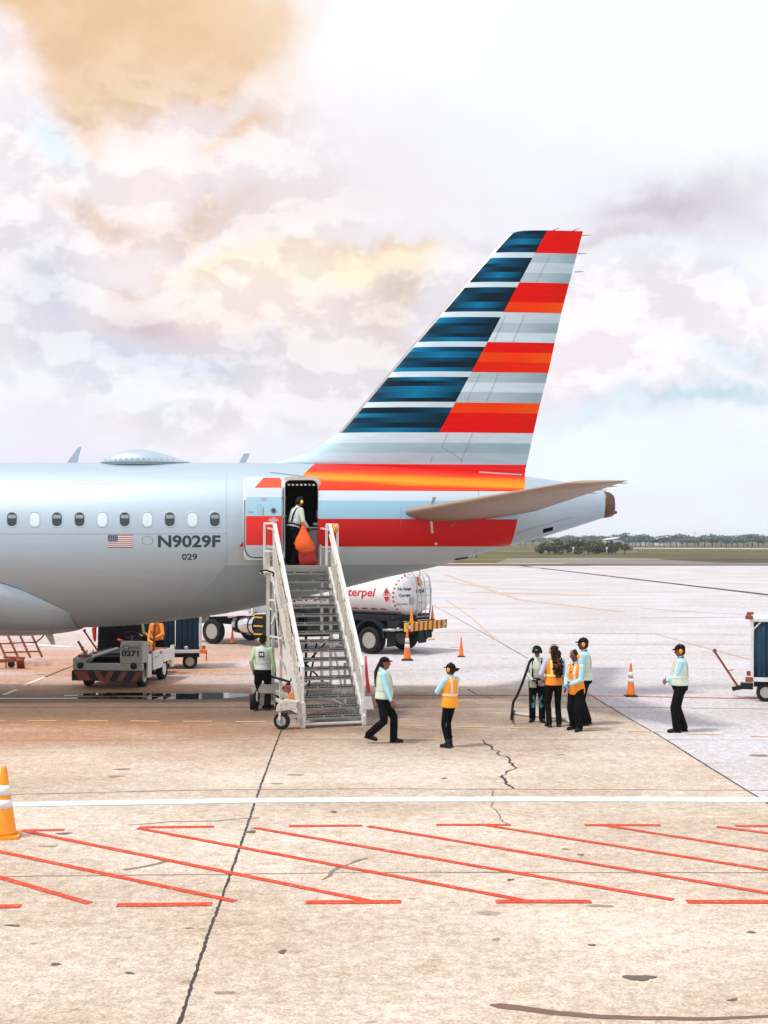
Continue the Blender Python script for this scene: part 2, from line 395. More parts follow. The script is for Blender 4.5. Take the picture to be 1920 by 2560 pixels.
    im = N.new('ShaderNodeMath'); im.operation = 'MULTIPLY_ADD'; im.inputs[1].default_value = -.45; im.inputs[2].default_value = .45; L.new(mu.outputs[0], im.inputs[0]); L.new(im.outputs[0], b.inputs['Metallic'])
    b.inputs['Specular IOR Level'].default_value = .3; b.inputs['Roughness'].default_value = .5; b.inputs['Coat Weight'].default_value = .04; b.inputs['Coat Roughness'].default_value = .3
    bp = N.new('ShaderNodeBump'); bp.inputs['Strength'].default_value = .06; bp.inputs['Distance'].default_value = .05
    n2 = N.new('ShaderNodeTexNoise'); n2.inputs['Scale'].default_value = 1.6; L.new(tc.outputs['Object'], n2.inputs[0]); L.new(n2.outputs['Fac'], bp.inputs['Height']); L.new(bp.outputs[0], b.inputs['Normal'])
    return m
M['livery'] = livery()
def wbuild(mb, name, m, parent, **k):        # meshes kept in world coordinates, so object space is world space
    return mb.build(name, m, parent, world=True, **k)
b = MB(); rings = []
for x in xs:
    cz, h, w = sect(x); rings.append([Vector((x, DC-w*math.cos(a), cz+h*math.sin(a))) for a in angs])
n = len(angs); iT, iB = angs.index(aT), angs.index(aB); ix0, ix1 = xs.index(DX0), xs.index(DX1)
fs = []
for i in range(len(xs)-1):
    for j in range(n):
        if ix0 <= i < ix1 and iB <= j < iT: continue
        fs.append((i*n+j, i*n+(j+1) % n, (i+1)*n+(j+1) % n, (i+1)*n+j))
fs.append(tuple(range(n)))
b.add([p for r in rings for p in r], fs, True)
fus = wbuild(b, 'fuselage', M['livery'], plane)
# tail cone end: exhaust
cz, h, w = sect(pX(1508)); b = MB(); pr = []
for px, k, dz in ((1508,.99,0),(1513,1.0,0),(1524,.93,-.005),(1532,.80,-.02),(1534,.72,-.02),(1533,.60,-.02),(1516,.55,-.02),(1516,.02,-.02)):
    pr.append([Vector((pX(px), DC-w*k*math.cos(a), cz+dz+h*k*math.sin(a))) for a in [2*PI*i/40 for i in range(40)]])
b.loft(pr); wbuild(b, 'exhaust', M['exh'], plane)
b = MB(); b.cyl(at(1530,1281,DC), at(1542,1281,DC), .035, 12).cyl(at(1536,1281,DC), at(1538,1281,DC), .05, 12); wbuild(b, 'drain_pipe', M['exh'], plane)
# ---- projected flat shapes lying on the skin
def rrect(cx, cy, w, h, r, n=6):
    out = []
    for qx, qy, a0 in ((1,1,0), (-1,1,90), (-1,-1,180), (1,-1,270)):
        for i in range(n+1):
            a = R(a0+90*i/n); out.append((cx+qx*(w/2-r)+r*math.cos(a), cy+qy*(h/2-r)+r*math.sin(a)))
    return out
def disc(mb, pts, cx, cy, off, rings=4, f=surf):
    k = len(pts); vs = [f(cx, cy, off)]; fs = []
    for q in range(1, rings+1):
        for x, y in pts: vs.append(f(cx+(x-cx)*q/rings, cy+(y-cy)*q/rings, off))
    for j in range(k): fs.append((0, 1+j, 1+(j+1) % k))
    for q in range(rings-1):
        for j in range(k): fs.append((1+q*k+j, 1+(q+1)*k+j, 1+(q+1)*k+(j+1) % k, 1+q*k+(j+1) % k))
    mb.add(vs, fs, True)
def ring(mb, outer, inner, o0, o1, f=surf):
    k = len(outer); vs = [f(x, y, o0) for x, y in outer]+[f(x, y, o1) for x, y in inner]
    mb.add(vs, [(j, (j+1) % k, k+(j+1) % k, k+j) for j in range(k)], True)
def quad(mb, x0, x1, y0, y1, off, nx=4, ny=3, f=surf, sk=None):
    vs = []
    for j in range(ny+1):
        for i in range(nx+1):
            y = y0+(y1-y0)*j/ny; vs.append(f(x0+(x1-x0)*i/nx, y, off))
    mb.add(vs, [(j*(nx+1)+i, j*(nx+1)+i+1, (j+1)*(nx+1)+i+1, (j+1)*(nx+1)+i) for j in range(ny) for i in range(nx)], True)
DARK = {0,2,3,5,7,9,-1,-3,-4,-6,-7,-9}
for i in range(-10, 10):
    cx, cy = 30+56.35*i, 1298.7
    b = MB(); ring(b, rrect(cx,cy,31,42,14), rrect(cx,cy,29,40,13), .001, .007); ring(b, rrect(cx,cy,29,40,13), rrect(cx,cy,25.5,36,11.5), .007, .006)
    b.cur = 1; ring(b, rrect(cx,cy,25.5,36,11.5), rrect(cx,cy,23.5,33.5,10.8), .006, .003)
    wf = wbuild(b, 'window', [M['silver'], M['wframe']], plane)
    b = MB(); disc(b, rrect(cx,cy,24,34,11), cx, cy, .0035)
    if i in DARK:
        b.cur = 1; disc(b, rrect(cx,cy-7,20,9,3.5), cx, cy-7, .006, 2)
        p = b.build('pane', [M['glass'], M['wframe']]); 
    else: p = b.build('shade', M['shade'])
    p.parent = wf; p.matrix_parent_inverse = wm(wf).inverted()
def skintext(s, x0, x1, y0, y1, m, name, bold=.02, off=.005):
    vs, fs = text2d(s, bold); b = MB(); b.add([surf(x0+(x1-x0)*x, y1+(y0-y1)*y, off) for x, y in vs], fs); return wbuild(b, name, m, plane, fix=False)
skintext('N9029F', 395, 551, 1338, 1369, M['pltblue'], 'registration_letters', .028)
skintext('029', 455, 493, 1384, 1400, M['pltblue'], 'fleet_number', .02)
# flag
b = MB(); fl0, fl1, ft, fb = 270, 332, 1337, 1369
for i in range(13):
    b.cur = i % 2; quad(b, fl0, fl1, ft+(fb-ft)*i/13, ft+(fb-ft)*(i+1)/13, .005, 4, 1)
b.cur = 2; quad(b, fl0, fl0+24, ft, ft+(fb-ft)*7/13, .009, 2, 3)
b.cur = 1
for r_ in range(5):
    for c_ in range(5):
        x, y = fl0+3+4.4*c_, ft+2+3.3*r_; disc(b, [(x+.9*math.cos(R(72*q)), y+.9*math.sin(R(72*q))) for q in range(5)], x, y, .012, 1)
wbuild(b, 'flag_decal', [M['flagr'], M['flagw'], M['flagb']], plane)
# panel lines
b = MB()
quad(b, -1400, 566, 1334.2, 1335.0, .004, 80, 1); quad(b, 565.4, 566.2, 1329, 1335, .004, 1, 2)
quad(b, 0, 290, 1210.0, 1210.6, .004, 12, 1)
for x0, y0, x1, y1 in ((675,1180,815,1197),):
    quad(b, 0, 0, 0, 0, 0, 1, 1) if False else None
    k = 16; vs = []
    for i in range(k+1):
        t = i/k; vs += [surf(x0+(x1-x0)*t, y0+(y1-y0)*t, .006), surf(x0+(x1-x0)*t, y0+(y1-y0)*t+1.8, .006)]
    b.add(vs, [(2*i, 2*i+1, 2*i+3, 2*i+2) for i in range(k)])
for (x0, y0, x1, y1) in ((1290,1332,1430,1292),(1196,1240,1196,1228),(1002,1268,1002,1322),(1140,1302,1128,1318),(1190,1370,1190,1395)):
    k = 8; vs = []
    for i in range(k+1):
        t = i/k; vs += [surf(x0+(x1-x0)*t, y0+(y1-y0)*t, .006), surf(x0+(x1-x0)*t+.7, y0+(y1-y0)*t+.7, .006)]
    b.add(vs, [(2*i, 2*i+1, 2*i+3, 2*i+2) for i in range(k)])
for px in (-420, 566):
    vs = []
    for i in range(31): y = 1163+(1525-1163)*i/30; vs += [surf(px, y, .004), surf(px+.35, y, .004)]
    b.add(vs, [(2*i, 2*i+1, 2*i+3, 2*i+2) for i in range(30)])
wbuild(b, 'panel_line', M['line'], plane, fix=False)
b = MB(); ring(b, rrect(369,1351,28,20,9), rrect(369,1351,25.5,17.5,8), .004, .004); wbuild(b, 'service_hatch', M['line'], plane, fix=False)
b = MB(); b.cur = 0
vs = [surf(x, y, .008) for x, y in ((1358,1322),(1383,1317),(1382,1326),(1357,1332))]; b.add(vs, [(0,1,2,3)]); wbuild(b, 'vent_opening', M['black'], plane, fix=False)
b = MB(); b.bar(surf(1138,1398,.0), surf(1168,1393,.0), .09, .05); wbuild(b, 'drain_fairing', M['chassis'], plane)
for x, y0, y1, c in ((1193,1372,1392,'line'),):
    b = MB(); b.cyl(surf(x-2,y1-4), at(x-2,y1+3,surf(x-2,y1-4).y), .02, 8); wbuild(b, 'drain_mast', M['line'], plane)
# ---- belly fairing
EDGE = [(-700,1440),(-300,1445),(0,1457),(54,1474),(100,1496),(140,1515),(160,1524),(172,1530),(177,1536)]
b = MB(); rings = []
for px in [-700,-500,-350,-200,-100,-40,0,30,60,85,105,122,138,150,160,168,173,177]:
    ye = interp(EDGE, px); p = surf(px, ye); x = p.x; cz, h, w = sect(x); a0 = math.asin(max(-1, min(1, (p.z-cz)/h)))
    span = -PI/2-a0; row = []
    for k in range(41):
        t = k/40; a = a0+2*span*t; e = min(t, 1-t)*2
        lim = min(1, max(0, (178-px)/140))
        d = (.20+.16*max(0, math.sin(min(1, e*1.5)*PI)))*(1-(1-min(1, e*2.6))**2)**.5*lim**.5
        n_ = Vector((0, -math.cos(a)/w, math.sin(a)/h)).normalized()
        row.append(Vector((x, DC-w*math.cos(a), cz+h*math.sin(a)))+n_*(d+.001))
    rings.append(row)
b.loft(rings, caps=False, closed=False); wbuild(b, 'belly_fairing', M['silver'], plane)
b = MB(); pts = [surf(px, interp(EDGE, px), .006) for px in range(-600, 178, 8)]; vs = []
for i, p in enumerate(pts): vs += [p, p+Vector((0,0,.040))]
b.add(vs, [(2*i, 2*i+1, 2*i+3, 2*i+2) for i in range(len(pts)-1)]); wbuild(b, 'fairing_seal', M['pltblue'], plane, fix=False)
# ---- blade antennas, dome
def blade(name, pts, t, y=DC, m='silver'):
    b = MB(); P = [at(px, py, y) for px, py in pts]; b.add([p+Vector((0,-t,0)) for p in P]+[p+Vector((0,t,0)) for p in P],
        [list(range(len(P)))[::-1], list(range(len(P), 2*len(P)))]+[(i, (i+1) % len(P), len(P)+(i+1) % len(P), len(P)+i) for i in range(len(P))])
    return wbuild(b, name, M[m], plane, bevel=.012)
blade('blade_antenna', [(165,1160),(178,1142),(193,1121),(198,1116),(203,1117),(192,1160)], .03)
blade('blade_antenna', [(596,1160),(609,1134),(611,1133),(624,1133),(624,1136),(613,1160)], .03)
blade('blade_antenna', [(100,1566),(129,1612),(138,1611),(127,1566)], .035, m='cream')
b = MB(); prof = [(253,1158),(258,1152),(270,1143),(300,1129),(325,1124.5),(345,1123.5),(370,1125),(409,1134),(444,1146),(470,1153),(486,1157)]
rings = []
for px, py in prof:
    x = pX(px); z1 = pZ(py); z0 = pZ(1162); hw = .62*min(1, ((z1-z0)/.38))**.6
    rings.append([Vector((x, DC-hw*math.cos(PI*j/20), z0+(z1-z0)*math.sin(PI*j/20)**.8)) for j in range(21)]+[Vector((x, DC, z0-.1))])
b.loft(rings); wbuild(b, 'antenna_dome', M['silver'], plane)
b = MB()
for i, px in enumerate(range(272, 450, 14)):
    p = at(px, 1147, DC-.52-.0*i); b.ell((pX(px), DC-.615*min(1, (pZ(smoothtab(prof, px))-pZ(1162))/.38)**.6-.0, pZ(1150.5)), (.014,.014,.014), 6)
b.tube([Vector((pX(px), DC-.63*min(1, (pZ(smoothtab(prof, px))-pZ(1162))/.38)**.6, pZ(1158.3)+.0)) for px in range(256, 486, 10)], .013, 6)
wbuild(b, 'dome_fastener', M['line'], plane)
# ---- vertical fin
LE = [(578,1299),(580,1285),(584,1274),(590,1266),(676,1191),(784,1099.5),(902,998),(1035,887),(1080,849),(1100,825),(1119,796),(1134,767),(1146,728),(1154,700),(1162,672),(1175,900),(1190,1000),(1230,1100)]
TE = [(578,1457.5),(784,1403),(934,1370),(1011,1350),(1086,1333),(1182,1312),(1230,1312)]
BD = [(578,1367),(1083,1097),(1160,1056),(1230,1019)]
zy = lambda y: 560+y/2.07375
blues = [(38,152),(180,306),(333,460),(488,615),(642,770),(798,927),(955,1085)]
rightb = [((38,155),'r',[(0,'r'),]), ((155,308),'g',[(0,'g'),(.33,'l'),(.67,'g')]), ((308,463),'r',[(0,'r'),(.66,'o')]), ((463,617),'g',[(0,'l'),(.34,'g'),(.68,'w')]),
          ((617,773),'r',[(0,'r'),(.34,'o'),(.66,'ro')]), ((773,930),'g',[(0,'g'),(.33,'w'),(.66,'g')]), ((930,1085),'r',[(0,'o'),(.34,'r')])]
CR = {'r': ((226,12,6),(222,12,6),(214,22,8)), 'o': ((232,66,4),(238,58,4),(236,84,6)), 'ro': ((222,26,4),(230,34,4),(230,44,8)), 'g': ((176,196,204),(166,188,196),(140,165,172)),
      'l': ((198,214,222),(188,206,214),(176,196,204)), 'w': ((206,226,236),(198,220,230),(188,210,220))}
DK, MD, BR = (0,32,48), (0,70,102), (0,118,162)
edges = {578., 1086, 1162.}
for a, c in blues: edges |= {zy(a), zy(c)}
for a, _, sub in rightb:
    edges |= {zy(a[0]), zy(a[1])} | {zy(a[0]+(a[1]-a[0])*q[0]) for q in sub}
seg = {}
for a, c in blues:
    y0, y1 = zy(a), zy(c); cuts = [0, random.uniform(.14,.24), random.uniform(.36,.48), random.uniform(.58,.68), random.uniform(.8,.86), 1]
    for q in range(5):
        pal = random.choice([(DK,MD,DK),(BR,MD,DK),(MD,BR,MD),(DK,BR,DK),(MD,DK,DK),(BR,BR,MD),(DK,DK,MD)]); seg[(y0+(y1-y0)*cuts[q], y0+(y1-y0)*cuts[q+1])] = pal; edges |= {y0+(y1-y0)*cuts[q]}
edges |= {zy(1138), zy(1190), 1119., 1134., 1146., 1154., 580., 584.}
ed = sorted(edges); ed = [y for i, y in enumerate(ed) if i == 0 or y-ed[i-1] > .8]
rows = []
for a, c in zip(ed[:-1], ed[1:]):
    k = max(1, int((c-a)/12)); rows += [a+(c-a)*i/k for i in range(k)]
rows += [1162., 1175., 1190., 1230.]
NA, NB = 22, 14
def finx(y, j):
    le, te, bd = interp(LE, y), interp(TE, y), interp(BD, y)
    bd = max(bd, le+12)
    if j == 0: return le
    if j == 1: return le+8
    if j <= 1+NA: return le+8+(bd-le-8)*(j-1)/NA
    return bd+(te-bd)*(j-1-NA)/NB
def finpt(y, j, side):
    le, te = interp(LE, y), interp(TE, y); x = finx(y, j); s_ = (x-le)/(te-le); ch = (te-le)/S
    ch = min(ch, 5.2)
    t = .5*.11*ch*(2.969*math.sqrt(max(0, s_))-1.26*s_-3.516*s_**2+2.843*s_**3-1.036*s_**4)*1.0
    t = max(t, 0)
    if side > 0 or True: pass
    return Vector((pX(x), DC-side*t, pZ(y)))
def blend(c3, t):
    a, m_, c = [Vector(lin(q)) for q in c3]
    return a.lerp(m_, t*2) if t < .5 else m_.lerp(c, t*2-1)
verts = []; faces = []; mi = []; fcol = []
NJ = 2+NA+NB
for side in (1, -1):
    base = len(verts)
    for y in rows:
        for j in range(NJ): verts.append(finpt(y, j, side))
    for i in range(len(rows)-1):
        ym = (rows[i]+rows[i+1])/2
        for j in range(NJ-1):
            q = [base+i*NJ+j, base+i*NJ+j+1, base+(i+1)*NJ+j+1, base+(i+1)*NJ+j]
            if side < 0: q = q[::-1]
            faces.append(q); idx = 0; cc = None
            if ym > 1162: idx = 1; cc = [(1,1,1)]*4
            elif j == 0 and ym < 1083: idx = 2; cc = [(1,1,1)]*4
            else:
                if j < 1+NA and ym < zy(1085):
                    pal = None
                    for (y0, y1), p_ in seg.items():
                        if y0 <= ym <= y1: pal = p_
                    if pal is None: pal = ((206,226,236),(200,222,232),(192,216,226))
                    ts = [(j-1)/NA, j/NA]
                elif ym < zy(1085):
                    pal = CR['w']
                    for (a, c), _, sub in rightb:
                        if zy(a) <= ym <= zy(c):
                            for q0, nm in sub:
                                if ym >= zy(a+(c-a)*q0): pal = CR[nm]
                    ts = [(j-1-NA)/NB, (j-NA)/NB]
                else:
                    pal = ((200,222,232),(198,220,230),(190,212,220)) if ym < zy(1138) else ((176,208,220),(158,192,202),(142,176,186)) if ym < zy(1190) else ((190,214,226),(180,206,218),(160,190,200))
                    ts = [j/NJ, (j+1)/NJ]
                a, c = blend(pal, max(0, ts[0])), blend(pal, min(1, ts[1])); cc = [a, c, c, a]
                if side < 0: cc = cc[::-1]
            mi.append(idx); fcol.append(cc)
o0 = len(rows)*NJ
faces.append([j for j in range(NJ)]+[o0+j for j in range(NJ-1, -1, -1)]); mi.append(0)
top = []
for k in range(NJ*2): 
    jj = k if k < NJ else 2*NJ-1-k; top.append(lin(CR['r'][0]) if jj > 1+NA else lin(MD))
fcol.append(top)
me = bpy.data.meshes.new('vertical_fin'); me.from_pydata([tuple(v) for v in verts], [], faces)
ca = me.color_attributes.new('paint', 'FLOAT_COLOR', 'CORNER'); k = 0
for f_, c_ in zip(me.polygons, fcol):
    for q in range(len(f_.vertices)): ca.data[k].color = (*tuple(c_[q]), 1); k += 1
def vcmat():
    m, nt, b = _mat('tail_stripe_paint'); N = nt.nodes; L = nt.links
    a = N.new('ShaderNodeVertexColor'); a.layer_name = 'paint'
    tc = N.new('ShaderNodeTexCoord'); mp = N.new('ShaderNodeMapping'); mp.inputs['Scale'].default_value = (1.2,1,9); L.new(tc.outputs['Object'], mp.inputs[0])
    n_ = N.new('ShaderNodeTexNoise'); n_.inputs['Scale'].default_value = 1.4; n_.inputs['Detail'].default_value = 6; L.new(mp.outputs[0], n_.inputs[0])
    mr = N.new('ShaderNodeMapRange'); mr.inputs['To Min'].default_value = .82; mr.inputs['To Max'].default_value = 1.16; L.new(n_.outputs['Fac'], mr.inputs['Value'])
    mx = N.new('ShaderNodeVectorMath'); mx.operation = 'SCALE'; L.new(a.outputs['Color'], mx.inputs[0]); L.new(mr.outputs[0], mx.inputs['Scale'])
    L.new(mx.outputs[0], b.inputs['Base Color']); b.inputs['Roughness'].default_value = .5; b.inputs['Specular IOR Level'].default_value = .12
    return m
M['fin'] = vcmat()
for m_ in ('fin', 'livery', 'strip'): me.materials.append(M[m_])
me.polygons.foreach_set('material_index', mi); me.polygons.foreach_set('use_smooth', [len(f_.vertices) < 5 for f_ in me.polygons])
fin = bpy.data.objects.new('vertical_fin', me); COL.objects.link(fin); fin.parent = plane; fin.matrix_parent_inverse = wm(plane).inverted()
# rudder gaps, rudder hinge arm, static wicks
def onfin(px, py, off=.006):
    le, te = interp(LE, py), interp(TE, py); s_ = (px-le)/(te-le); ch = min((te-le)/S, 5.2)
    t = .5*.11*ch*(2.969*math.sqrt(max(0, s_))-1.26*s_-3.516*s_**2+2.843*s_**3-1.036*s_**4)
    return Vector((pX(px), DC-t-off, pZ(py)))
b = MB()
def fline(pts, w=.012):
    P = []
    for (x0, y0), (x1, y1) in zip(pts[:-1], pts[1:]):
        k = 10; P += [onfin(x0+(x1-x0)*i/k, y0+(y1-y0)*i/k, .004) for i in range(k)]
    P.append(onfin(*pts[-1], .004)); vs = []
    for p in P: vs += [p+Vector((-w/2,0,0)), p+Vector((w/2,0,w*.3))]
    b.add(vs, [(2*i, 2*i+1, 2*i+3, 2*i+2) for i in range(len(P)-1)])
fline([(1375,640),(1340,706)]); fline([(1310,790),(1280,860)]); fline([(1263,790),(1232,860)]); fline([(1245,935),(1215,1005)]); fline([(1200,935),(1165,1005)]); fline([(1180,1085),(1150,1158)]); fline([(1118,1085),(1104,1120),(1130,1135),(1152,1150),(1158,1155)]); fline([(1104,1125),(1080,1142),(1075,1160)])
wbuild(b, 'rudder_gap', M['line'], plane, fix=False)
b = MB(); b.bar(onfin(1197,1181,.05), onfin(1305,1187,.03), .04, .03); wbuild(b, 'rudder_fairing', M['afwhite'], plane)
b = MB()
for x, y, dx, dy in ((1455,588,22,0),(1445,634,22,0),(1437,680,22,-1),(1378,578,20,-8),(1430,578,20,-8)):
    b.tube([at(x, y, DC), at(x+dx, y+dy, DC)], [.012,.006], 6)
wbuild(b, 'static_wick', M['rust'], plane)
# ---- horizontal stabilisers
def stab(sgn):
    b = MB(); rings = []
    root = (.30, 3.72, .95, 4.66, .12); tip = (3.71, 4.97, 6.2, 5.16, .085)
    N_ = 9
    for k in range(N_+3):
        t = min(k/N_, 1); le = root[0]+(tip[0]-root[0])*t; te = root[1]+(tip[1]-root[1])*t; y = root[2]+(tip[2]-root[2])*t; z = root[3]+(tip[3]-root[3])*t; th = root[4]+(tip[4]-root[4])*t
        if k > N_: q = k-N_; le += .10*q*q; y += .05*q; th *= 1-.4*q
        ch = te-le; row = []
        for i in range(41):
            a = 2*PI*i/40; s_ = (1+math.cos(a))/2
            tt = 5*th*ch*(.2969*math.sqrt(s_)-.126*s_-.3516*s_**2+.2843*s_**3-.1036*s_**4)
            row.append(Vector((le+s_*ch, DC-sgn*y, z+(tt*.75 if a < PI else -tt*1.25)-.05*(1-s_))))
        rings.append(row[:-1])
    b.loft(rings); return wbuild(b, 'horizontal_stabilizer', M['stab'], plane)
stab(1); stab(-1)
b = MB()
for q in range(4):
    t = .93-.1*q; x = 3.72+(4.97-3.72)*t; y = .95+5.25*t; z = 4.66+.5*t; b.tube([Vector((x-.02, DC-y, z)), Vector((x+.16, DC-y-.01, z+.0))], [.010,.005], 6)
wbuild(b, 'stabilizer_wick', M['rust'], plane)
# trim scale marks by the stabiliser
b = MB(); b.add([surf(1077,1327,.008), surf(1083,1326,.008), surf(1094,1362-.5,.008), surf(1088,1363,.008), surf(1075,1300,.008), surf(1081,1300,.008)], [(0,1,5,4),(0,1,2,3)]); wbuild(b, 'trim_mark', M['cream'], plane, fix=False)
b = MB(); b.add([surf(1077,1263,.008), surf(1083,1262,.008), surf(1090,1243,.008), surf(1082,1243,.008)], [(0,1,2,3)]); wbuild(b, 'trim_mark', M['line'], plane, fix=False)
# ---- door opening: surround, inner lining
b = MB(); cxd, cyd = 752.5, 1308
ring(b, rrect(cxd,cyd,99,232,19), rrect(cxd,cyd,83,214,15), .006, .014)
o_, i_ = [surf(x, y, .014) for x, y in rrect(cxd,cyd,83,214,15)], [surf(x, y, .0)+Vector((0,.16,0)) for x, y in rrect(cxd,cyd,81,212,15)]; k = len(o_)
b.add(o_+i_, [(j, (j+1) % k, k+(j+1) % k, k+j) for j in range(k)], True)
wbuild(b, 'door_surround', M['lip'], plane)
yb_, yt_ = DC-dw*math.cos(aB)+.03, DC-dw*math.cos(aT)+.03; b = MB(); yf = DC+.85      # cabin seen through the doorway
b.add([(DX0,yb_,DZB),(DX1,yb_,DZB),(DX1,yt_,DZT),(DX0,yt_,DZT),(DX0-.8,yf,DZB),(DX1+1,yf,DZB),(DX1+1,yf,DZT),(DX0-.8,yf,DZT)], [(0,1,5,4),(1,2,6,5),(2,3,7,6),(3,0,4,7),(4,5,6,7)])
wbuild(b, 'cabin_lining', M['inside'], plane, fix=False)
b = MB(); b.box((DX1-.05, DC-.9, DZB+.95), (.5,.35,.03)).box((DX1-.05, DC-.6, DZB+.45), (.5,.4,.9)); wbuild(b, 'galley_counter', M['steel'], plane)
b = MB(); b.box((DX1-.06, DC-.95, DZB+1.04), (.16,.1,.06)).box((DX1-.02, DC-.95, DZB+1.28), (.08,.08,.18)); wbuild(b, 'galley_item', M['wframe'], plane)
b = MB()
for q in range(7): b.box((DX0+.1+q*.1, DC-dw+.19, DZT-.14), (.05,.02,.04))
wbuild(b, 'frame_fastener', M['cream'], plane)
b = MB(); b.box(((DX0+DX1)/2, DC-dw+.12, DZB-.0+.015), (.86,.3,.03)); wbuild(b, 'door_sill', M['steel'], plane)
# ---- the open door, swung forward and parallel to the skin
def dsurf(px, py, off=0.):
    p = surf(px, py); n_ = (surf(px, py, .1)-p).normalized(); q = p+Vector((0, -.30, 0))
    return Vector(((px-960)/F*q.y, q.y, CZ-(py-HY)/F*q.y))+n_*off
door = MB(); out = rrect(660.5, 1296.5, 103, 207, 11, 5)
door.cur = 0
disc(door, out, 660.5, 1296.5, 0, 8, dsurf); disc(door, out, 660.5, 1296.5, -.11, 8, dsurf); ring(door, out, out, 0, -.11, dsurf)
door_o = wbuild(door, 'door', M['doorw'], plane)
def dpart(b_, name, m): 
    o = b_.build(name, m); o.parent = door_o; o.matrix_parent_inverse = wm(door_o).inverted(); return o
b = MB()
for idx, y0, y1 in ((1,1197,1243),(2,1243,1290),(3,1290,1363),(1,1363,1392)):
    b.cur = 1 if idx == 0 else idx; quad(b, 615, 704, y0, y1, .005, 6, 4, dsurf)
b.cur = 0; vs = []
for r_ in range(9):
    y = 1195+24.5*r_/8; xl = 659-22*r_/8; xr = 701+2.5*min(1, r_/3)
    vs += [dsurf(xl+(xr-xl)*c_/8, y, .010) for c_ in range(9)]
b.add(vs, [(r_*9+c_, r_*9+c_+1, r_*9+c_+10, r_*9+c_+9) for r_ in range(8) for c_ in range(8)], True)
dpart(b, 'painted_skin', [M['aforange'], M['afwhite'], M['aflb'], M['afred']])
b = MB(); U = [(612,1250),(612,1330),(612,1372),(616,1384),(624,1391),(634,1394),(690,1394),(700,1390),(707,1380),(709,1366),(709,1220)]
b.tube([dsurf(x, y, .004) for x, y in U], .014, 6); dpart(b, 'door_seal', M['afteal'])
b = MB(); ring(b, rrect(684,1277,15,15,7.4), rrect(684,1277,11,11,5.4), .012, .012, dsurf); b.cur = 1; disc(b, rrect(684,1277,11,11,5.4), 684, 1277, .010, 2, dsurf); dpart(b, 'door_window', [M['wframe'], M['glass']])
b = MB(); quad(b, 656.5, 659, 1269, 1288, .012, 1, 2, dsurf); quad(b, 620, 635, 1279.6, 1281, .012, 2, 1, dsurf); b.cur = 1; ring(b, rrect(660,1249,11,5,.5,1), rrect(660,1249,9.5,3.5,.4,1), .011, .011, dsurf)
b.cur = 2
for q, w_ in enumerate((8,22,26,16)): quad(b, 684-w_/2, 684+w_/2, 1294+3.1*q, 1295.6+3.1*q, .011, 2, 1, dsurf)
b.cur = 0; ring(b, rrect(648.5,1274,8,24,2), rrect(648.5,1274,7,23,2), .011, .011, dsurf)
dpart(b, 'door_marking', [M['line'], M['tred'], M['afwhite']])
b = MB(); b.tube([dsurf(705,1290,-.05), surf(712,1290,-.1)], .05, 8).tube([dsurf(705,1240,-.05), surf(712,1240,-.1)], .03, 8); dpart(b, 'door_hinge', M['steel'])
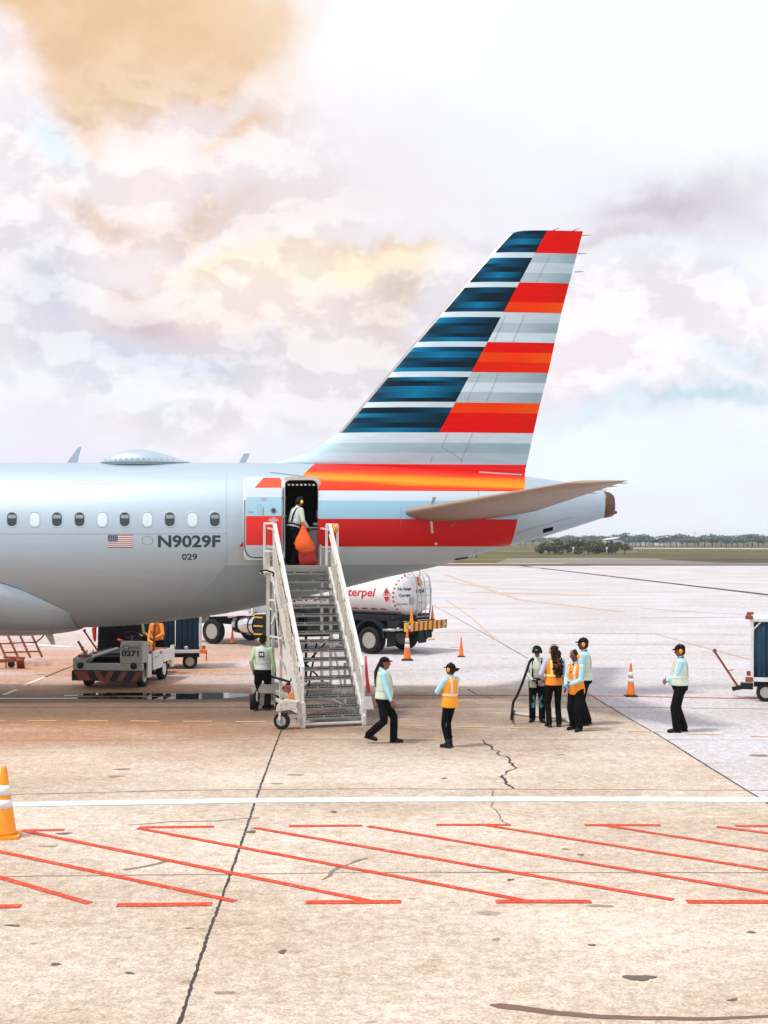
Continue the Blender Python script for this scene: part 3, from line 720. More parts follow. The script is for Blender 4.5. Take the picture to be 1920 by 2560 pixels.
# ================================================================ GROUND
def ground_mat():
    m, nt, b = _mat('apron_concrete'); N = nt.nodes; L = nt.links
    tc = N.new('ShaderNodeTexCoord'); P = tc.outputs['Object']
    sp = N.new('ShaderNodeSeparateXYZ'); L.new(P, sp.inputs[0])
    def noise_(sc, det=6, ro=.6, mp=None, dist=0.):
        n = N.new('ShaderNodeTexNoise'); n.inputs['Scale'].default_value = sc; n.inputs['Detail'].default_value = det; n.inputs['Roughness'].default_value = ro; n.inputs['Distortion'].default_value = dist
        if mp:
            q = N.new('ShaderNodeMapping'); q.inputs['Scale'].default_value = mp; L.new(P, q.inputs[0]); L.new(q.outputs[0], n.inputs['Vector'])
        else: L.new(P, n.inputs['Vector'])
        return n.outputs['Fac']
    def rng(x, a, c, d=0., e=1., smooth=True):
        r = N.new('ShaderNodeMapRange'); r.interpolation_type = 'SMOOTHSTEP' if smooth else 'LINEAR'
        r.inputs['From Min'].default_value = a; r.inputs['From Max'].default_value = c; r.inputs['To Min'].default_value = d; r.inputs['To Max'].default_value = e; L.new(x, r.inputs['Value']); return r.outputs[0]
    def ma(op, a, c, d=None):
        q = N.new('ShaderNodeMath'); q.operation = op
        for i, v in enumerate((a, c) if d is None else (a, c, d)):
            if isinstance(v, (int, float)): q.inputs[i].default_value = v
            else: L.new(v, q.inputs[i])
        return q.outputs[0]
    def mix(f, a, c, mode='MIX'):
        q = N.new('ShaderNodeMix'); q.data_type = 'RGBA'; q.blend_type = mode
        for k, v in (('Factor', f), ('A', a), ('B', c)):
            if isinstance(v, (int, float)): q.inputs[k].default_value = v
            elif isinstance(v, tuple): q.inputs[k].default_value = (*v, 1)
            else: L.new(v, q.inputs[k])
        return q.outputs['Result']
    X, Y = sp.outputs['X'], sp.outputs['Y']
    wob = ma('MULTIPLY_ADD', noise_(.35, 5), 3.0, -1.5)
    Yw = ma('ADD', Y, wob)
    big = noise_(.22, 7, .62, (.6, 1, 1)); streak = noise_(1.2, 9, .72, (.6, 1.1, 1), .8); fine = noise_(9, 6, .75)
    near = mix(rng(big, .35, .65), (.47,.375,.29), (.62,.545,.465))
    near = mix(rng(streak, .50, .74, 0, .55), near, (.38,.27,.185))
    far = mix(rng(big, .35, .65), (.475,.445,.445), (.56,.54,.575))
    far = mix(rng(streak, .5, .75, 0, .4), far, (.52,.46,.44))
    # pale slabs: beyond the joint and right of the slanting joint
    slant = ma('SUBTRACT', X, ma('MULTIPLY_ADD', ma('SUBTRACT', Y, 19.18), -.0368, 5.754))   # > 0 to the right of the slanting joint
    fm = ma('MAXIMUM', rng(Yw, 33.5, 36.5), rng(slant, -.02, .02))
    col = mix(fm, near, far)
    # oily brown band that the vehicles have worn under the tail, and orange soil to the left
    band = ma('MULTIPLY', ma('MULTIPLY', rng(Yw, 22.5, 27), rng(Yw, 35.5, 31.5)), ma('MULTIPLY', rng(X, 7.5, 1.0), ma('SUBTRACT', 1., rng(slant, -.02, .02))))
    col = mix(ma('MULTIPLY', band, rng(noise_(.7, 6, .6, (.5, 1, 1)), .25, .6, .25, .9)), col, (.22,.145,.10))
    left = ma('MULTIPLY', rng(X, .0, -6.5), ma('MULTIPLY', rng(Yw, 19, 29), rng(Yw, 60, 40)))
    col = mix(ma('MULTIPLY', left, rng(noise_(.3, 6, .6, (.5, 1.6, 1)), .3, .6, .30, .85)), col, (.46,.215,.095))
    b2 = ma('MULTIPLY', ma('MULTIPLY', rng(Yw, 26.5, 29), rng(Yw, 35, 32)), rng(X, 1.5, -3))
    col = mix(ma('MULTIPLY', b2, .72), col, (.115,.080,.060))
    # small stains
    vo = N.new('ShaderNodeTexVoronoi'); vo.feature = 'F1'; vo.inputs['Scale'].default_value = .95; vo.inputs['Randomness'].default_value = 1
    q = N.new('ShaderNodeMapping'); q.inputs['Scale'].default_value = (.75, 1.2, 1); L.new(P, q.inputs[0])
    nv = N.new('ShaderNodeTexNoise'); nv.inputs['Scale'].default_value = 7; nv.inputs['Detail'].default_value = 4; L.new(q.outputs[0], nv.inputs['Vector'])
    va = N.new('ShaderNodeVectorMath'); va.operation = 'MULTIPLY_ADD'; va.inputs[1].default_value = (.12,.12,0); L.new(nv.outputs['Color'], va.inputs[0]); L.new(q.outputs[0], va.inputs[2]); L.new(va.outputs[0], vo.inputs['Vector'])
    sc_ = N.new('ShaderNodeSeparateColor'); L.new(vo.outputs['Color'], sc_.inputs[0])
    size = ma('MULTIPLY', ma('POWER', sc_.outputs[0], 4.0), .16)
    spot = rng(ma('SUBTRACT', vo.outputs['Distance'], size), .03, -.01)
    col = mix(ma('MULTIPLY', spot, rng(sc_.outputs[1], 0, 1, .25, .85)), col, (.15,.085,.05))
    v2 = N.new('ShaderNodeTexVoronoi'); v2.inputs['Scale'].default_value = 3.2; L.new(va.outputs[0], v2.inputs['Vector']); s2 = N.new('ShaderNodeSeparateColor'); L.new(v2.outputs['Color'], s2.inputs[0])
    sp2 = rng(ma('SUBTRACT', v2.outputs['Distance'], ma('MULTIPLY', ma('POWER', s2.outputs[0], 5.0), .12)), .025, 0)
    col = mix(ma('MULTIPLY', sp2, .55), col, (.20,.13,.09))
    col = mix(.75, col, mix(rng(fine, .3, .7), (.34,.34,.34), (.66,.66,.66)), 'OVERLAY')
    col = mix(.8, col, mix(rng(noise_(32, 3, .8), .32, .68), (.34,.33,.31), (.66,.665,.67)), 'OVERLAY')
    mot = noise_(3.6, 9, .75)
    col = mix(.5, col, mix(rng(mot, .32, .68), (.36,.34,.31), (.62,.63,.65)), 'OVERLAY')
    L.new(col, b.inputs['Base Color'])
    L.new(rng(streak, .3, .7, .62, .9), b.inputs['Roughness']); b.inputs['Specular IOR Level'].default_value = .3
    bp = N.new('ShaderNodeBump'); bp.inputs['Strength'].default_value = .25; bp.inputs['Distance'].default_value = .01; L.new(fine, bp.inputs['Height']); L.new(bp.outputs[0], b.inputs['Normal'])
    return m
gmat = ground_mat()
def sheet(name, pts, z, m, kind='structure'):
    b = MB(); b.add([Vector((p[0], p[1], z)) for p in pts], [tuple(range(len(pts)))]); o = b.build(name, m, fix=False)
    if o.data.polygons[0].normal.z < 0: o.data.flip_normals()
    return tag(o, kind=kind)
sheet('apron_ground', [(-4000,-300),(4000,-300),(4000,6000),(-4000,6000)], 0, gmat)
jm = mat('joint_tar', (.045,.035,.03), .8, var=.4, bump=.3)
jl = mat('joint_hairline', (.20,.16,.135), .85, var=.4)
rp = mat('worn_red_road_paint', (.58,.055,.02), .7, var=.3, scale=7, dirt=(.44,.27,.18), dirtamt=.65, spec=.2)
wp = mat('pale_cyan_road_paint', (.58,.72,.72), .7, var=.15, scale=6, dirt=(.46,.42,.37), dirtamt=.8, spec=.2)
yp = mat('yellow_road_paint', (.74,.45,.18), .6, var=.15, dirt=(.4,.3,.2))
op = mat('faded_orange_road_paint', (.52,.36,.26), .8, var=.2, dirt=(.52,.47,.44), dirtamt=.8)
wl = mat('white_road_paint', (.75,.72,.68), .6, var=.1, dirt=(.4,.35,.3))
GZ = [0]
def gline(name, px, w, m, z=.004, rag=0., jit=0., step=.4):
    GZ[0] += 1; z = z*.5+GZ[0]*.00008
    pts = [gd(x, y) for x, y in px]
    if jit or step: pts = polyrand(pts, jit, step)
    b = MB(); strip(b, pts, w, z, rag); return tag(b.build(name, m, fix=False), kind='structure')
gline('pavement_joint', [(718,1780),(703,1826),(648,1974),(602,2112),(550,2257),(512,2361),(448,2560),(400,2700)], .032, jm, rag=.45, jit=.004, step=.06)
gline('pavement_joint', [(950,1440),(1240,1600),(1480,1740),(1579,1800),(1643,1836),(1770,1916),(1920,2009),(2100,2120)], .035, jm, z=.008, rag=.3, jit=.006, step=.3)
for pts, w in (([(-200,2196),(0,2192),(960,2181),(1920,2182),(2200,2184)], .035), ([(-200,1992),(0,1987),(500,1975),(960,1972),(1920,1976),(2200,1979)], .04), ([(-200,1852),(0,1851),(960,1849),(1920,1850),(2300,1852)], .028),
               ([(-300,1770),(600,1768),(960,1769),(1075,1768),(1560,1768),(2200,1776)], .05), ([(-300,1690),(700,1686),(1240,1668),(2200,1676)], .03), ([(-300,1650),(1240,1632),(2200,1642)], .035), ([(900,1580),(1240,1582),(2200,1590)], .05), ([(900,1610),(2200,1612)], .04)):
    gline('pavement_joint', pts, w, jl if w < .045 else jm, rag=.5, jit=.012, step=.5)
gline('pavement_crack', [(x/1.728+960, y/1.728+1800) for x, y in ((430,85),(440,105),(462,115),(470,128),(500,135),(492,148),(540,162),(552,190),(568,208),(540,222),(508,246),(530,262),(528,275),(560,297))], .04, jm, z=.006, rag=.7, jit=.03, step=.12)
gline('pavement_crack', [(x/1.728+960, y/1.728+1800) for x, y in ((465,300),(472,330),(462,375),(490,400),(510,440),(540,450))], .02, jl, z=.006, rag=.6, jit=.02, step=.1)
gline('pavement_crack', [(1170,1722),(1180,1730),(1195,1737),(1232,1748)], .035, jm, z=.006, rag=.6, jit=.02, step=.3)
gline('tyre_mark', [(323,2063),(420,2055),(545,2052),(650,2045)], .035, jl, z=.003, rag=.8, jit=.02, step=.2)
gline('tyre_mark', [(805,2200),(850,2170),(916,2145)], .05, jl, z=.003, rag=.9, jit=.03, step=.15)
gline('tyre_mark', [(310,2175),(360,2167),(420,2152)], .05, jl, z=.003, rag=.9, jit=.03, step=.15)
tm = mat('brown_skid_rubber', (.17,.095,.07), .8, var=.25, scale=4)
gline('tyre_mark', [(1224,2512),(1300,2521),(1400,2534),(1500,2542),(1620,2546),(1760,2548),(1920,2541),(2000,2536)], [.10]*22+[.08]*60, tm, z=.003, rag=.2, step=0) if False else None
pts = polyrand([gd(x, y) for x, y in ((1224,2512),(1300,2521),(1400,2534),(1500,2542),(1620,2546),(1760,2548),(1920,2541),(2000,2536))], .004, .08)
b = MB(); strip(b, pts, [.02]+[.125-.085*(i/len(pts)) for i in range(1, len(pts))], .003, .08); tag(b.build('tyre_mark', tm, fix=False), kind='structure')
def blot(px, py, w, h, m, z=.003, seed=0):
    rr = random.Random(seed); c = gd(px, py); s_ = c.y/F; n = 26; ph = [rr.random()*6 for _ in range(4)]; pts = []
    for i in range(n):
        a = 2*PI*i/n; k = 1+.22*math.sin(2*a+ph[0])+.14*math.sin(3*a+ph[1])+.1*math.sin(5*a+ph[2])+rr.uniform(-.08, .08)
        q = gd(px+w/2*k*math.cos(a), py+h/2*k*math.sin(a)); pts.append(q)
    return sheet('oil_stain', pts, z, m)
om = mat('dark_oil_stain', (.11,.085,.065), .6, var=.6, scale=8)
ol = mat('faint_oil_stain', (.30,.215,.16), .7, var=.3, scale=12)
blot(1598,2445,66,17,om,seed=3)
for i, (x, y, w, h) in enumerate(((290,1941,40,5),(305,1923,36,3),(160,2084,36,5),(122,2116,40,5),(32,2314,34,6),(324,2433,24,6),(558,2482,40,9),(1832,2500,24,7),(1480,2363,18,6),(1240,2349,20,7),(834,2030,20,4),(1452,2137,14,5),(1415,2123,22,4),(1878,2331,24,5),(628,2080,30,6),(1400,1887,20,3),(140,2411,30,6),(706,2380,22,9),(1500,2265,60,7),(1276,2200,18,5),(1110,1946,16,3))):
    blot(x, y, w, h, om if i % 3 else ol, seed=i+10)
# painted lines
gline('taxi_line', [(-300,2018),(0,2012),(300,2007),(600,2002),(960,1999),(1400,1998),(1920,2000),(2300,2003)], .36, wp, z=.008, rag=.05, step=.3)
def bar_(px0, px1, y0, y1, w, m=rp, rag=.06): gline('hatch_marking', [(px0,y0),(px1,y1)], w, m, z=.008, rag=rag, step=.15)
for a in ((52,161,2077,2075),(347,535,2069,2067),(722,906,2065.5,2064.5),(1090,1277,2062.5,2062.5),(1462,1651,2063,2063.5),(1838,2030,2065,2066)): bar_(a[0], a[1], a[2], a[3], .115)
for a in ((-160,52,2270,2266),(292,530,2263.5,2261),(765,1003,2256.5,2255),(1239,1478,2254.5,2254.5),(1716,1955,2255,2255.5)): bar_(a[0], a[1], a[2], a[3], .135)
for a in ((-270,223,2115,2259),(-60,587,2117,2254),(55,937,2077,2256),(345,1307,2071,2251),(634,1683,2070,2250),(920,2030,2066,2252),(1209,2200,2063,2220),(1504,2200,2063,2172),(1792,2200,2067,2120)): bar_(a[0], a[1], a[2], a[3], .10, rag=.12)
for x0, x1, y0, y1 in ((-60,12,1803,1803),(68,141,1803,1803),(197,271,1803,1803),(325,399,1803,1804),(457,531,1804,1804),(589,663,1805,1805),(860,925,1810,1811),(998,1070,1813.5,1814.5),(1144,1210,1817,1818),(1277,1351,1820.5,1822),(1410,1498,1824,1826),(1570,1646,1828.5,1830),(1718,1799,1834.5,1837),(1876,1960,1841,1843.5),(2040,2120,1848,1851)):
    gline('yellow_dash', [(x0,y0),(x1,y1)], .10, yp, z=.009, rag=.05, step=.3)
for pts, w, m in (([(-200,1713),(48,1709)], .12, wl), ([(77,1714.5),(182,1713)], .12, wl), ([(-200,1748),(0,1747),(195,1746)], .17, wl), ([(160,1740),(195,1739)], .15, wl), ([(8,1738),(42,1724)], .10, wl), ([(58,1715),(112,1693)], .10, wl),
                  ([(112,1693),(180,1666),(330,1600)], .06, jm), ([(930,1738),(1240,1738.5),(1560,1740.5),(1920,1748)], .13, rp), ([(1090,1518),(1187,1521)], .75, yp), ([(1280,1412),(1920,1487),(2200,1522)], .9, jm),
                  ([(1110,1436),(1300,1500),(1560,1530)], .4, op), ([(1240,1418),(1560,1421)], 3.0, op), ([(1187,1480),(1480,1488)], 2.0, op), ([(1600,1520),(1700,1528),(1920,1540)], .15, op), ([(1600,1545),(2100,1541)], .12, jl), ([(1420,1583),(1640,1585),(1740,1613),(1880,1650)], .09, op), ([(1115,1500),(1180,1545),(1240,1600)], .08, op), ([(1080,1450),(1240,1470),(1500,1480)], .3, op), ([(-200,1600),(60,1610),(180,1618)], .5, wl)):
    gline('faded_marking', pts, w, m, z=.0065, rag=.15, jit=.01, step=1.)
# shallow puddles
pm, nt, bb = _mat('puddle_water'); bb.inputs['Base Color'].default_value = (.012,.010,.009,1); bb.inputs['Roughness'].default_value = .03; bb.inputs['Specular IOR Level'].default_value = 1.; bb.inputs['IOR'].default_value = 1.5
n_ = nt.nodes.new('ShaderNodeTexNoise'); n_.inputs['Scale'].default_value = 2.5; bp = nt.nodes.new('ShaderNodeBump'); bp.inputs['Strength'].default_value = .04; nt.links.new(n_.outputs['Fac'], bp.inputs['Height']); nt.links.new(bp.outputs[0], bb.inputs['Normal'])
def puddle(top, bot):
    sheet('water_puddle', [gd(x, y) for x, y in top]+[gd(x, y) for x, y in bot[::-1]], .005, pm)
puddle([(205,1735),(250,1732.5),(330,1732),(420,1734),(480,1735)], [(200,1739),(260,1740),(330,1739),(400,1740.5),(470,1739)])
puddle([(190,1743),(280,1741.5),(360,1743),(440,1741),(500,1733),(560,1732),(625,1735)], [(190,1746.5),(290,1747.5),(370,1748.5),(450,1748.5),(520,1748),(580,1745),(620,1741)])
# ================================================================ FAR FIELD
def field_mat(name, a, b_, c, sc=.03):
    m, nt, b = _mat(name); N = nt.nodes; L = nt.links; tc = N.new('ShaderNodeTexCoord'); mp = N.new('ShaderNodeMapping'); mp.inputs['Scale'].default_value = (.35,1,1); L.new(tc.outputs['Object'], mp.inputs[0])
    n1 = N.new('ShaderNodeTexNoise'); n1.inputs['Scale'].default_value = sc; n1.inputs['Detail'].default_value = 8; n1.inputs['Roughness'].default_value = .65; L.new(mp.outputs[0], n1.inputs[0])
    r = N.new('ShaderNodeValToRGB'); e = r.color_ramp.elements; e[0].position = .36; e[0].color = (*a,1); e[1].position = .64; e[1].color = (*c,1); q = e.new(.5); q.color = (*b_,1)
    L.new(n1.outputs['Fac'], r.inputs[0]); n2 = N.new('ShaderNodeTexNoise'); n2.inputs['Scale'].default_value = 1.5; n2.inputs['Detail'].default_value = 6; L.new(tc.outputs['Object'], n2.inputs[0])
    mx = N.new('ShaderNodeMix'); mx.data_type = 'RGBA'; mx.blend_type = 'OVERLAY'; mx.inputs['Factor'].default_value = .8; L.new(r.outputs[0], mx.inputs['A']); L.new(n2.outputs['Fac'], mx.inputs['B'])
    L.new(mx.outputs['Result'], b.inputs['Base Color']); b.inputs['Roughness'].default_value = .95; b.inputs['Specular IOR Level'].default_value = .1
    return m
grass = field_mat('dry_grass', (.055,.065,.02), (.10,.095,.035), (.18,.14,.06))
soil = field_mat('bare_soil', (.16,.085,.045), (.22,.13,.08), (.27,.20,.14))
road = field_mat('old_taxiway', (.17,.14,.12), (.21,.18,.155), (.27,.24,.22))
Yl = lambda py: F*CZ/(py-HY)
def band(name, pts_top, pts_bot, z, m):
    sheet(name, [gd(x, y) for x, y in pts_top]+[gd(x, y) for x, y in pts_bot[::-1]], z, m)
sheet('grass_field', [(-4000,F*CZ/64),(90,F*CZ/64.),(4000,F*CZ/64.),(4000,6000),(-4000,6000)], .05, grass)
band('taxiway_strip', [(1270,1397),(1500,1395),(1700,1399),(2400,1401)], [(1240,1409),(1500,1412.5),(1800,1413.5),(2400,1413.5)], .09, road)
band('soil_strip', [(1000,1409),(1270,1411),(1460,1413)], [(1000,1414.5),(1300,1414.8),(1480,1414.5)], .07, soil)
band('soil_verge', [(1650,1397.5),(1760,1395.5),(2400,1395)], [(1650,1400),(1800,1407.5),(2400,1410)], .13, field_mat('dark_soil', (.06,.05,.03), (.09,.07,.045), (.12,.09,.06)))
band('pale_road', [(1240,1379.5),(1580,1380.5),(1580,1378)], [(1240,1381),(1580,1382),(1600,1378.6)], .11, road)
band('far_runway', [(1560,1370),(2400,1373.5)], [(1560,1372.0),(2400,1377)], .12, field_mat('pale_pavement', (.45,.44,.42), (.5,.48,.46), (.6,.58,.56)))  # far strip of pavement in its own pale grey tone
band('pale_track', [(1070,1409.8),(1410,1410.6)], [(1070,1411.2),(1410,1411.6)], .12, field_mat('dusty_track', (.55,.45,.36), (.6,.5,.42), (.62,.55,.5)))
# ---- trees
def leafmat(name, a, c):
    m, nt, b = _mat(name); N = nt.nodes; L = nt.links; g = N.new('ShaderNodeNewGeometry'); n1 = N.new('ShaderNodeTexNoise'); n1.inputs['Scale'].default_value = .5; n1.inputs['Detail'].default_value = 3; L.new(g.outputs['Position'], n1.inputs[0])
    ad = N.new('ShaderNodeMath'); ad.operation = 'MULTIPLY_ADD'; ad.inputs[1].default_value = .5; L.new(g.outputs['Random Per Island'], ad.inputs[0]); L.new(n1.outputs['Fac'], ad.inputs[2])
    r = N.new('ShaderNodeMapRange'); r.inputs['From Min'].default_value = .35; r.inputs['From Max'].default_value = 1.05; L.new(ad.outputs[0], r.inputs['Value'])
    mx = N.new('ShaderNodeMix'); mx.data_type = 'RGBA'; mx.inputs['A'].default_value = (*a,1); mx.inputs['B'].default_value = (*c,1); L.new(r.outputs[0], mx.inputs['Factor'])
    L.new(mx.outputs['Result'], b.inputs['Base Color']); b.inputs['Roughness'].default_value = .85; b.inputs['Specular IOR Level'].default_value = .15
    return m
lf1 = leafmat('olive_leaves', (.05,.06,.03), (.17,.17,.09)); lf2 = leafmat('blue_green_leaves', (.06,.12,.11), (.17,.24,.21)); bark = mat('tree_bark', (.10,.075,.055), .9, var=.3, bump=.4)
def crown_mesh(seed, rx, rz, zc, n, lf, leaf, low=0.):
    rr = random.Random(seed); b = MB(); bl = []
    for _ in range(9):
        a = rr.uniform(0, 2*PI); q = rr.uniform(0, .75); bl.append((Vector((rx*q*math.cos(a), rx*q*math.sin(a), zc+rz*rr.uniform(-.55+low, .6))), rr.uniform(.35, .6)))
    for _ in range(n):
        c, s_ = rr.choice(bl); d = Vector((rr.gauss(0,1), rr.gauss(0,1), rr.gauss(0,1))).normalized()*rr.uniform(.55, 1.05)**.6
        p = c+Vector((d.x*rx*s_, d.y*rx*s_, d.z*rz*s_)); p.z = max(.15, p.z)
        e = Euler((rr.uniform(-1.2,1.2), rr.uniform(-1.2,1.2), rr.uniform(0,6))).to_matrix(); l = leaf*rr.uniform(.6, 1.5)
        b.add([p+e @ Vector(v)*l for v in ((-.5,-.35,0),(.1,-.5,.1),(.55,.1,0),(.15,.5,-.1),(-.45,.3,.05))], [(0,1,2,3,4)])
    return b
def tree(name, label, cat, x, y, h, rx, lf, seed, n=420, grp=None, bush=False):
    t = thing(name, label, cat, (x, y, .04), 0, grp); rr = random.Random(seed)
    b = MB(); th = h*(.16 if bush else .45); b.tube([(0,0,0),(h*.02,0,th*.6),(-h*.02,h*.01,th),(0,0,h*.75)], [h*.045,h*.035,h*.028,h*.008], 7)
    for q in range(5):
        a = rr.uniform(0, 6.28); z = th*rr.uniform(.7, 1.1); b.tube([(0,0,z),(rx*.35*math.cos(a), rx*.35*math.sin(a), z+h*.14),(rx*.65*math.cos(a), rx*.65*math.sin(a), z+h*.26)], [h*.022,h*.014,h*.005], 5)
    b.build('trunk', bark, t)
    b = crown_mesh(seed, rx, h*(.52 if bush else .36), h*(.5 if bush else .66), n, lf, .10*h, .1); b.build('crown', lf, t, fix=False)
    return t
bushes = [(1352,1386,26,24),(1372,1387,30,34),(1396,1386,34,36),(1420,1385,33,34),(1444,1386,36,36),(1470,1385,36,37),(1496,1386,36,34),(1520,1385,34,35),(1538,1384,30,30)]
bd_ = ['leftmost dark rounded bush of the thicket beyond the apron', 'second bush from the left in the thicket beyond the apron', 'third bush from the left in the thicket, behind no signpost', 'dark bush just left of the left white signpost', 'dark bush just right of the left white signpost',
       'tall bush in the middle of the right half of the thicket', 'dark bush left of the right white signpost', 'dark bush behind the right white signpost', 'rightmost bush of the thicket, just past the right signpost']
bd_[2] = 'third bush from the left in the dark thicket beyond the apron'
for i, (px, py, w, h) in enumerate(bushes):
    c = gd(px, py); s_ = c.y/F; tree('bush', bd_[i], 'bush', c.x, c.y, h*s_, w*s_*.75, lf1, i+1, 800, 'bushes of the dark thicket beyond the apron', True)
c = gd(1561,1388); tree('small_tree', 'lone small bushy tree on a thin trunk just right of the dark thicket', 'tree', c.x, c.y, 29*c.y/F, 2.2, lf1, 31, 420)
protos = {}
rr = random.Random(5); k = 0
for row, (py, hh, x0, x1, st) in enumerate(((1364.,19,1150,1345,15),(1367.5,27,1560,1935,13.5),(1363.,22,1350,1935,16))):
    px = x0
    while px < x1:
        c = gd(px+rr.uniform(-3, 3), py+rr.uniform(-.8, .8)); s_ = c.y/F; h = hh*rr.uniform(.78, 1.2)*s_; v = (row, rr.randrange(3))
        if v not in protos:
            protos[v] = tree('tree', 'blue-green tree in the distant tree line on the horizon', 'tree', c.x, c.y, h, h*.85, lf2, 60+len(protos), 420, 'distant tree line on the horizon'); protos[v]['h'] = 1.; protos[v].scale = (1,1,1); protos[v+(0,)] = h; del protos[v]['h']
        else:
            q = h/protos[v+(0,)]; o = dup(protos[v], loc=(c.x, c.y, .04), rz=rr.uniform(0, 6)); o.scale = (q*rr.uniform(.9,1.3), q, q)
        px += st*rr.uniform(.75, 1.25)
# ---- hangars, signs, fence
hw_, hr_ = mat('hangar_wall', (.55,.6,.66), .7, var=.06), mat('hangar_roof', (.75,.78,.82), .5, var=.05)
def hangar(x0, x1, ytop, ybot, Y, label):
    a, c = at(x0, ybot, Y), at(x1, ytop, Y); t = thing('hangar', label, 'building', ((a.x+c.x)/2, Y, 0)); w = c.x-a.x; h = c.z*.72; hp = c.z
    b = MB(); b.prism([(-w/2,0),(w/2,0),(w/2,h),(0,hp*.97),(-w/2,h)], 'Y', 0, 30); b.build('wall', hw_, t)
    b = MB(); n = 14; rg = []
    for y in (-.6, 30.6):
        rg.append([Vector((-w/2-.5+(w+1)*i/n, y, h+(hp-h)*math.sin(PI*i/n)+.05)) for i in range(n+1)]+[Vector((-w/2-.5+(w+1)*i/n, y, h+(hp-h)*math.sin(PI*i/n)+.3)) for i in range(n, -1, -1)])
    b.loft(rg, smooth=False); b.build('roof', hr_, t)
    b = MB(); b.bx(-w*.3, w*.3, -.25, -.05, 0, h*.85); b.build('door', mat('hangar_door', (.35,.4,.45), .6), t)
hangar(1525, 1618, 1343.8, 1358, 880, 'long white hangar behind the far trees, left of two')
hangar(1655, 1698, 1343.2, 1358, 900, 'small white hangar behind the far trees, right of two')
sgw = mat('sign_white', (.8,.82,.8), .5)
for px, lab in ((1433,'white airfield signpost in front of the middle of the dark thicket'), (1517,'white airfield signpost near the right end of the dark thicket')):
    c = gd(px, 1387); t = thing('signpost', lab, 'signpost', (c.x, c.y, .05)); b = MB(); b.cyl((0,0,0), (0,0,1.6), .07, 8); b.build('post', sgw, t); b = MB(); b.box((0,-.05,1.75), (.62,.12,.42)); b.build('panel', sgw, t, bevel=.02)
for px, top, Y, lab in ((1582,1334,860,'thin radio mast on the horizon above the left hangar'), (1737,1328,860,'tall thin radio mast on the horizon to the right of the hangars')):
    c = at(px, top, Y); t = thing('radio_mast', lab, 'mast', (c.x, Y, 0)); b = MB(); b.tube([(0,0,0),(0,0,c.z)], [.35,.12], 6); b.build('mast_pole', M['wframe'], t); b = MB(); b.box((0,0,c.z-.8), (1.2,.2,.2)).box((0,0,c.z-1.8), (1.6,.2,.2)); b.build('antenna', M['wframe'], t)
a, c = gd(1575,1378), gd(2100,1382); t = thing('fence', 'low wire fence on posts along the far side of the airfield grass', 'fence', (a.x, a.y, .05))
for i in range(19):
    p = a.lerp(c, i/18)-a; b = MB(); b.box((p.x, p.y, .75), (.16,.16,1.5)); b.build('post', M['grey'], t)
b = MB()
for z in (.5, 1., 1.4): b.bar((0,0,z), (c.x-a.x, c.y-a.y, z), .04)
b.build('wire', M['grey'], t)
# ================================================================ SKY AND LIGHT
w = bpy.data.worlds.new('World'); SC.world = w; w.use_nodes = True; N = w.node_tree.nodes; L = w.node_tree.links; N.clear()
SUN_EL, SUN_AZ = R(62), R(247)       # azimuth clockwise from +Y: the sun stands behind the camera, slightly left
tc = N.new('ShaderNodeTexCoord'); sp = N.new('ShaderNodeSeparateXYZ'); L.new(tc.outputs['Generated'], sp.inputs[0])
def ma(op, a, c=None, d=None):
    q = N.new('ShaderNodeMath'); q.operation = op
    for i, v in enumerate([x for x in (a, c, d) if x is not None]):
        if isinstance(v, (int, float)): q.inputs[i].default_value = v
        else: L.new(v, q.inputs[i])
    return q.outputs[0]
az = ma('ARCTAN2', sp.outputs['X'], sp.outputs['Y']); el = ma('ARCSINE', sp.outputs['Z'])
cb = N.new('ShaderNodeCombineXYZ'); L.new(az, cb.inputs[0]); L.new(el, cb.inputs[1])
def nz(sc, det=8, ro=.6, mp=(1,1,1), dist=0., off=(0,0,0)):
    q = N.new('ShaderNodeMapping'); q.inputs['Scale'].default_value = mp; q.inputs['Location'].default_value = off; L.new(tc.outputs['Generated'], q.inputs[0])
    n = N.new('ShaderNodeTexNoise'); n.inputs['Scale'].default_value = sc; n.inputs['Detail'].default_value = det; n.inputs['Roughness'].default_value = ro; n.inputs['Distortion'].default_value = dist; L.new(q.outputs[0], n.inputs['Vector']); return n.outputs['Fac']
def rg(x, a, c, d=0., e=1., it='SMOOTHSTEP'):
    r = N.new('ShaderNodeMapRange'); r.interpolation_type = it
    for k, v in (('From Min',a),('From Max',c),('To Min',d),('To Max',e)): r.inputs[k].default_value = v
    L.new(x, r.inputs['Value']); return r.outputs[0]
def mix(f, a, c, mode='MIX'):
    q = N.new('ShaderNodeMix'); q.data_type = 'RGBA'; q.blend_type = mode
    for k, v in (('Factor', f), ('A', a), ('B', c)):
        if isinstance(v, (int, float)): q.inputs[k].default_value = v
        elif isinstance(v, tuple): q.inputs[k].default_value = (*v, 1)
        else: L.new(v, q.inputs[k])
    return q.outputs['Result']
warp = nz(4.5, 6, .6); warp2 = nz(4.5, 6, .6, off=(7,3,5))
azw = ma('MULTIPLY_ADD', ma('SUBTRACT', warp, .5), .26, az); elw = ma('MULTIPLY_ADD', ma('SUBTRACT', warp2, .5), .20, el)
azs = ma('MULTIPLY_ADD', ma('SUBTRACT', warp, .5), .12, az); els = ma('MULTIPLY_ADD', ma('SUBTRACT', warp2, .5), .10, el)
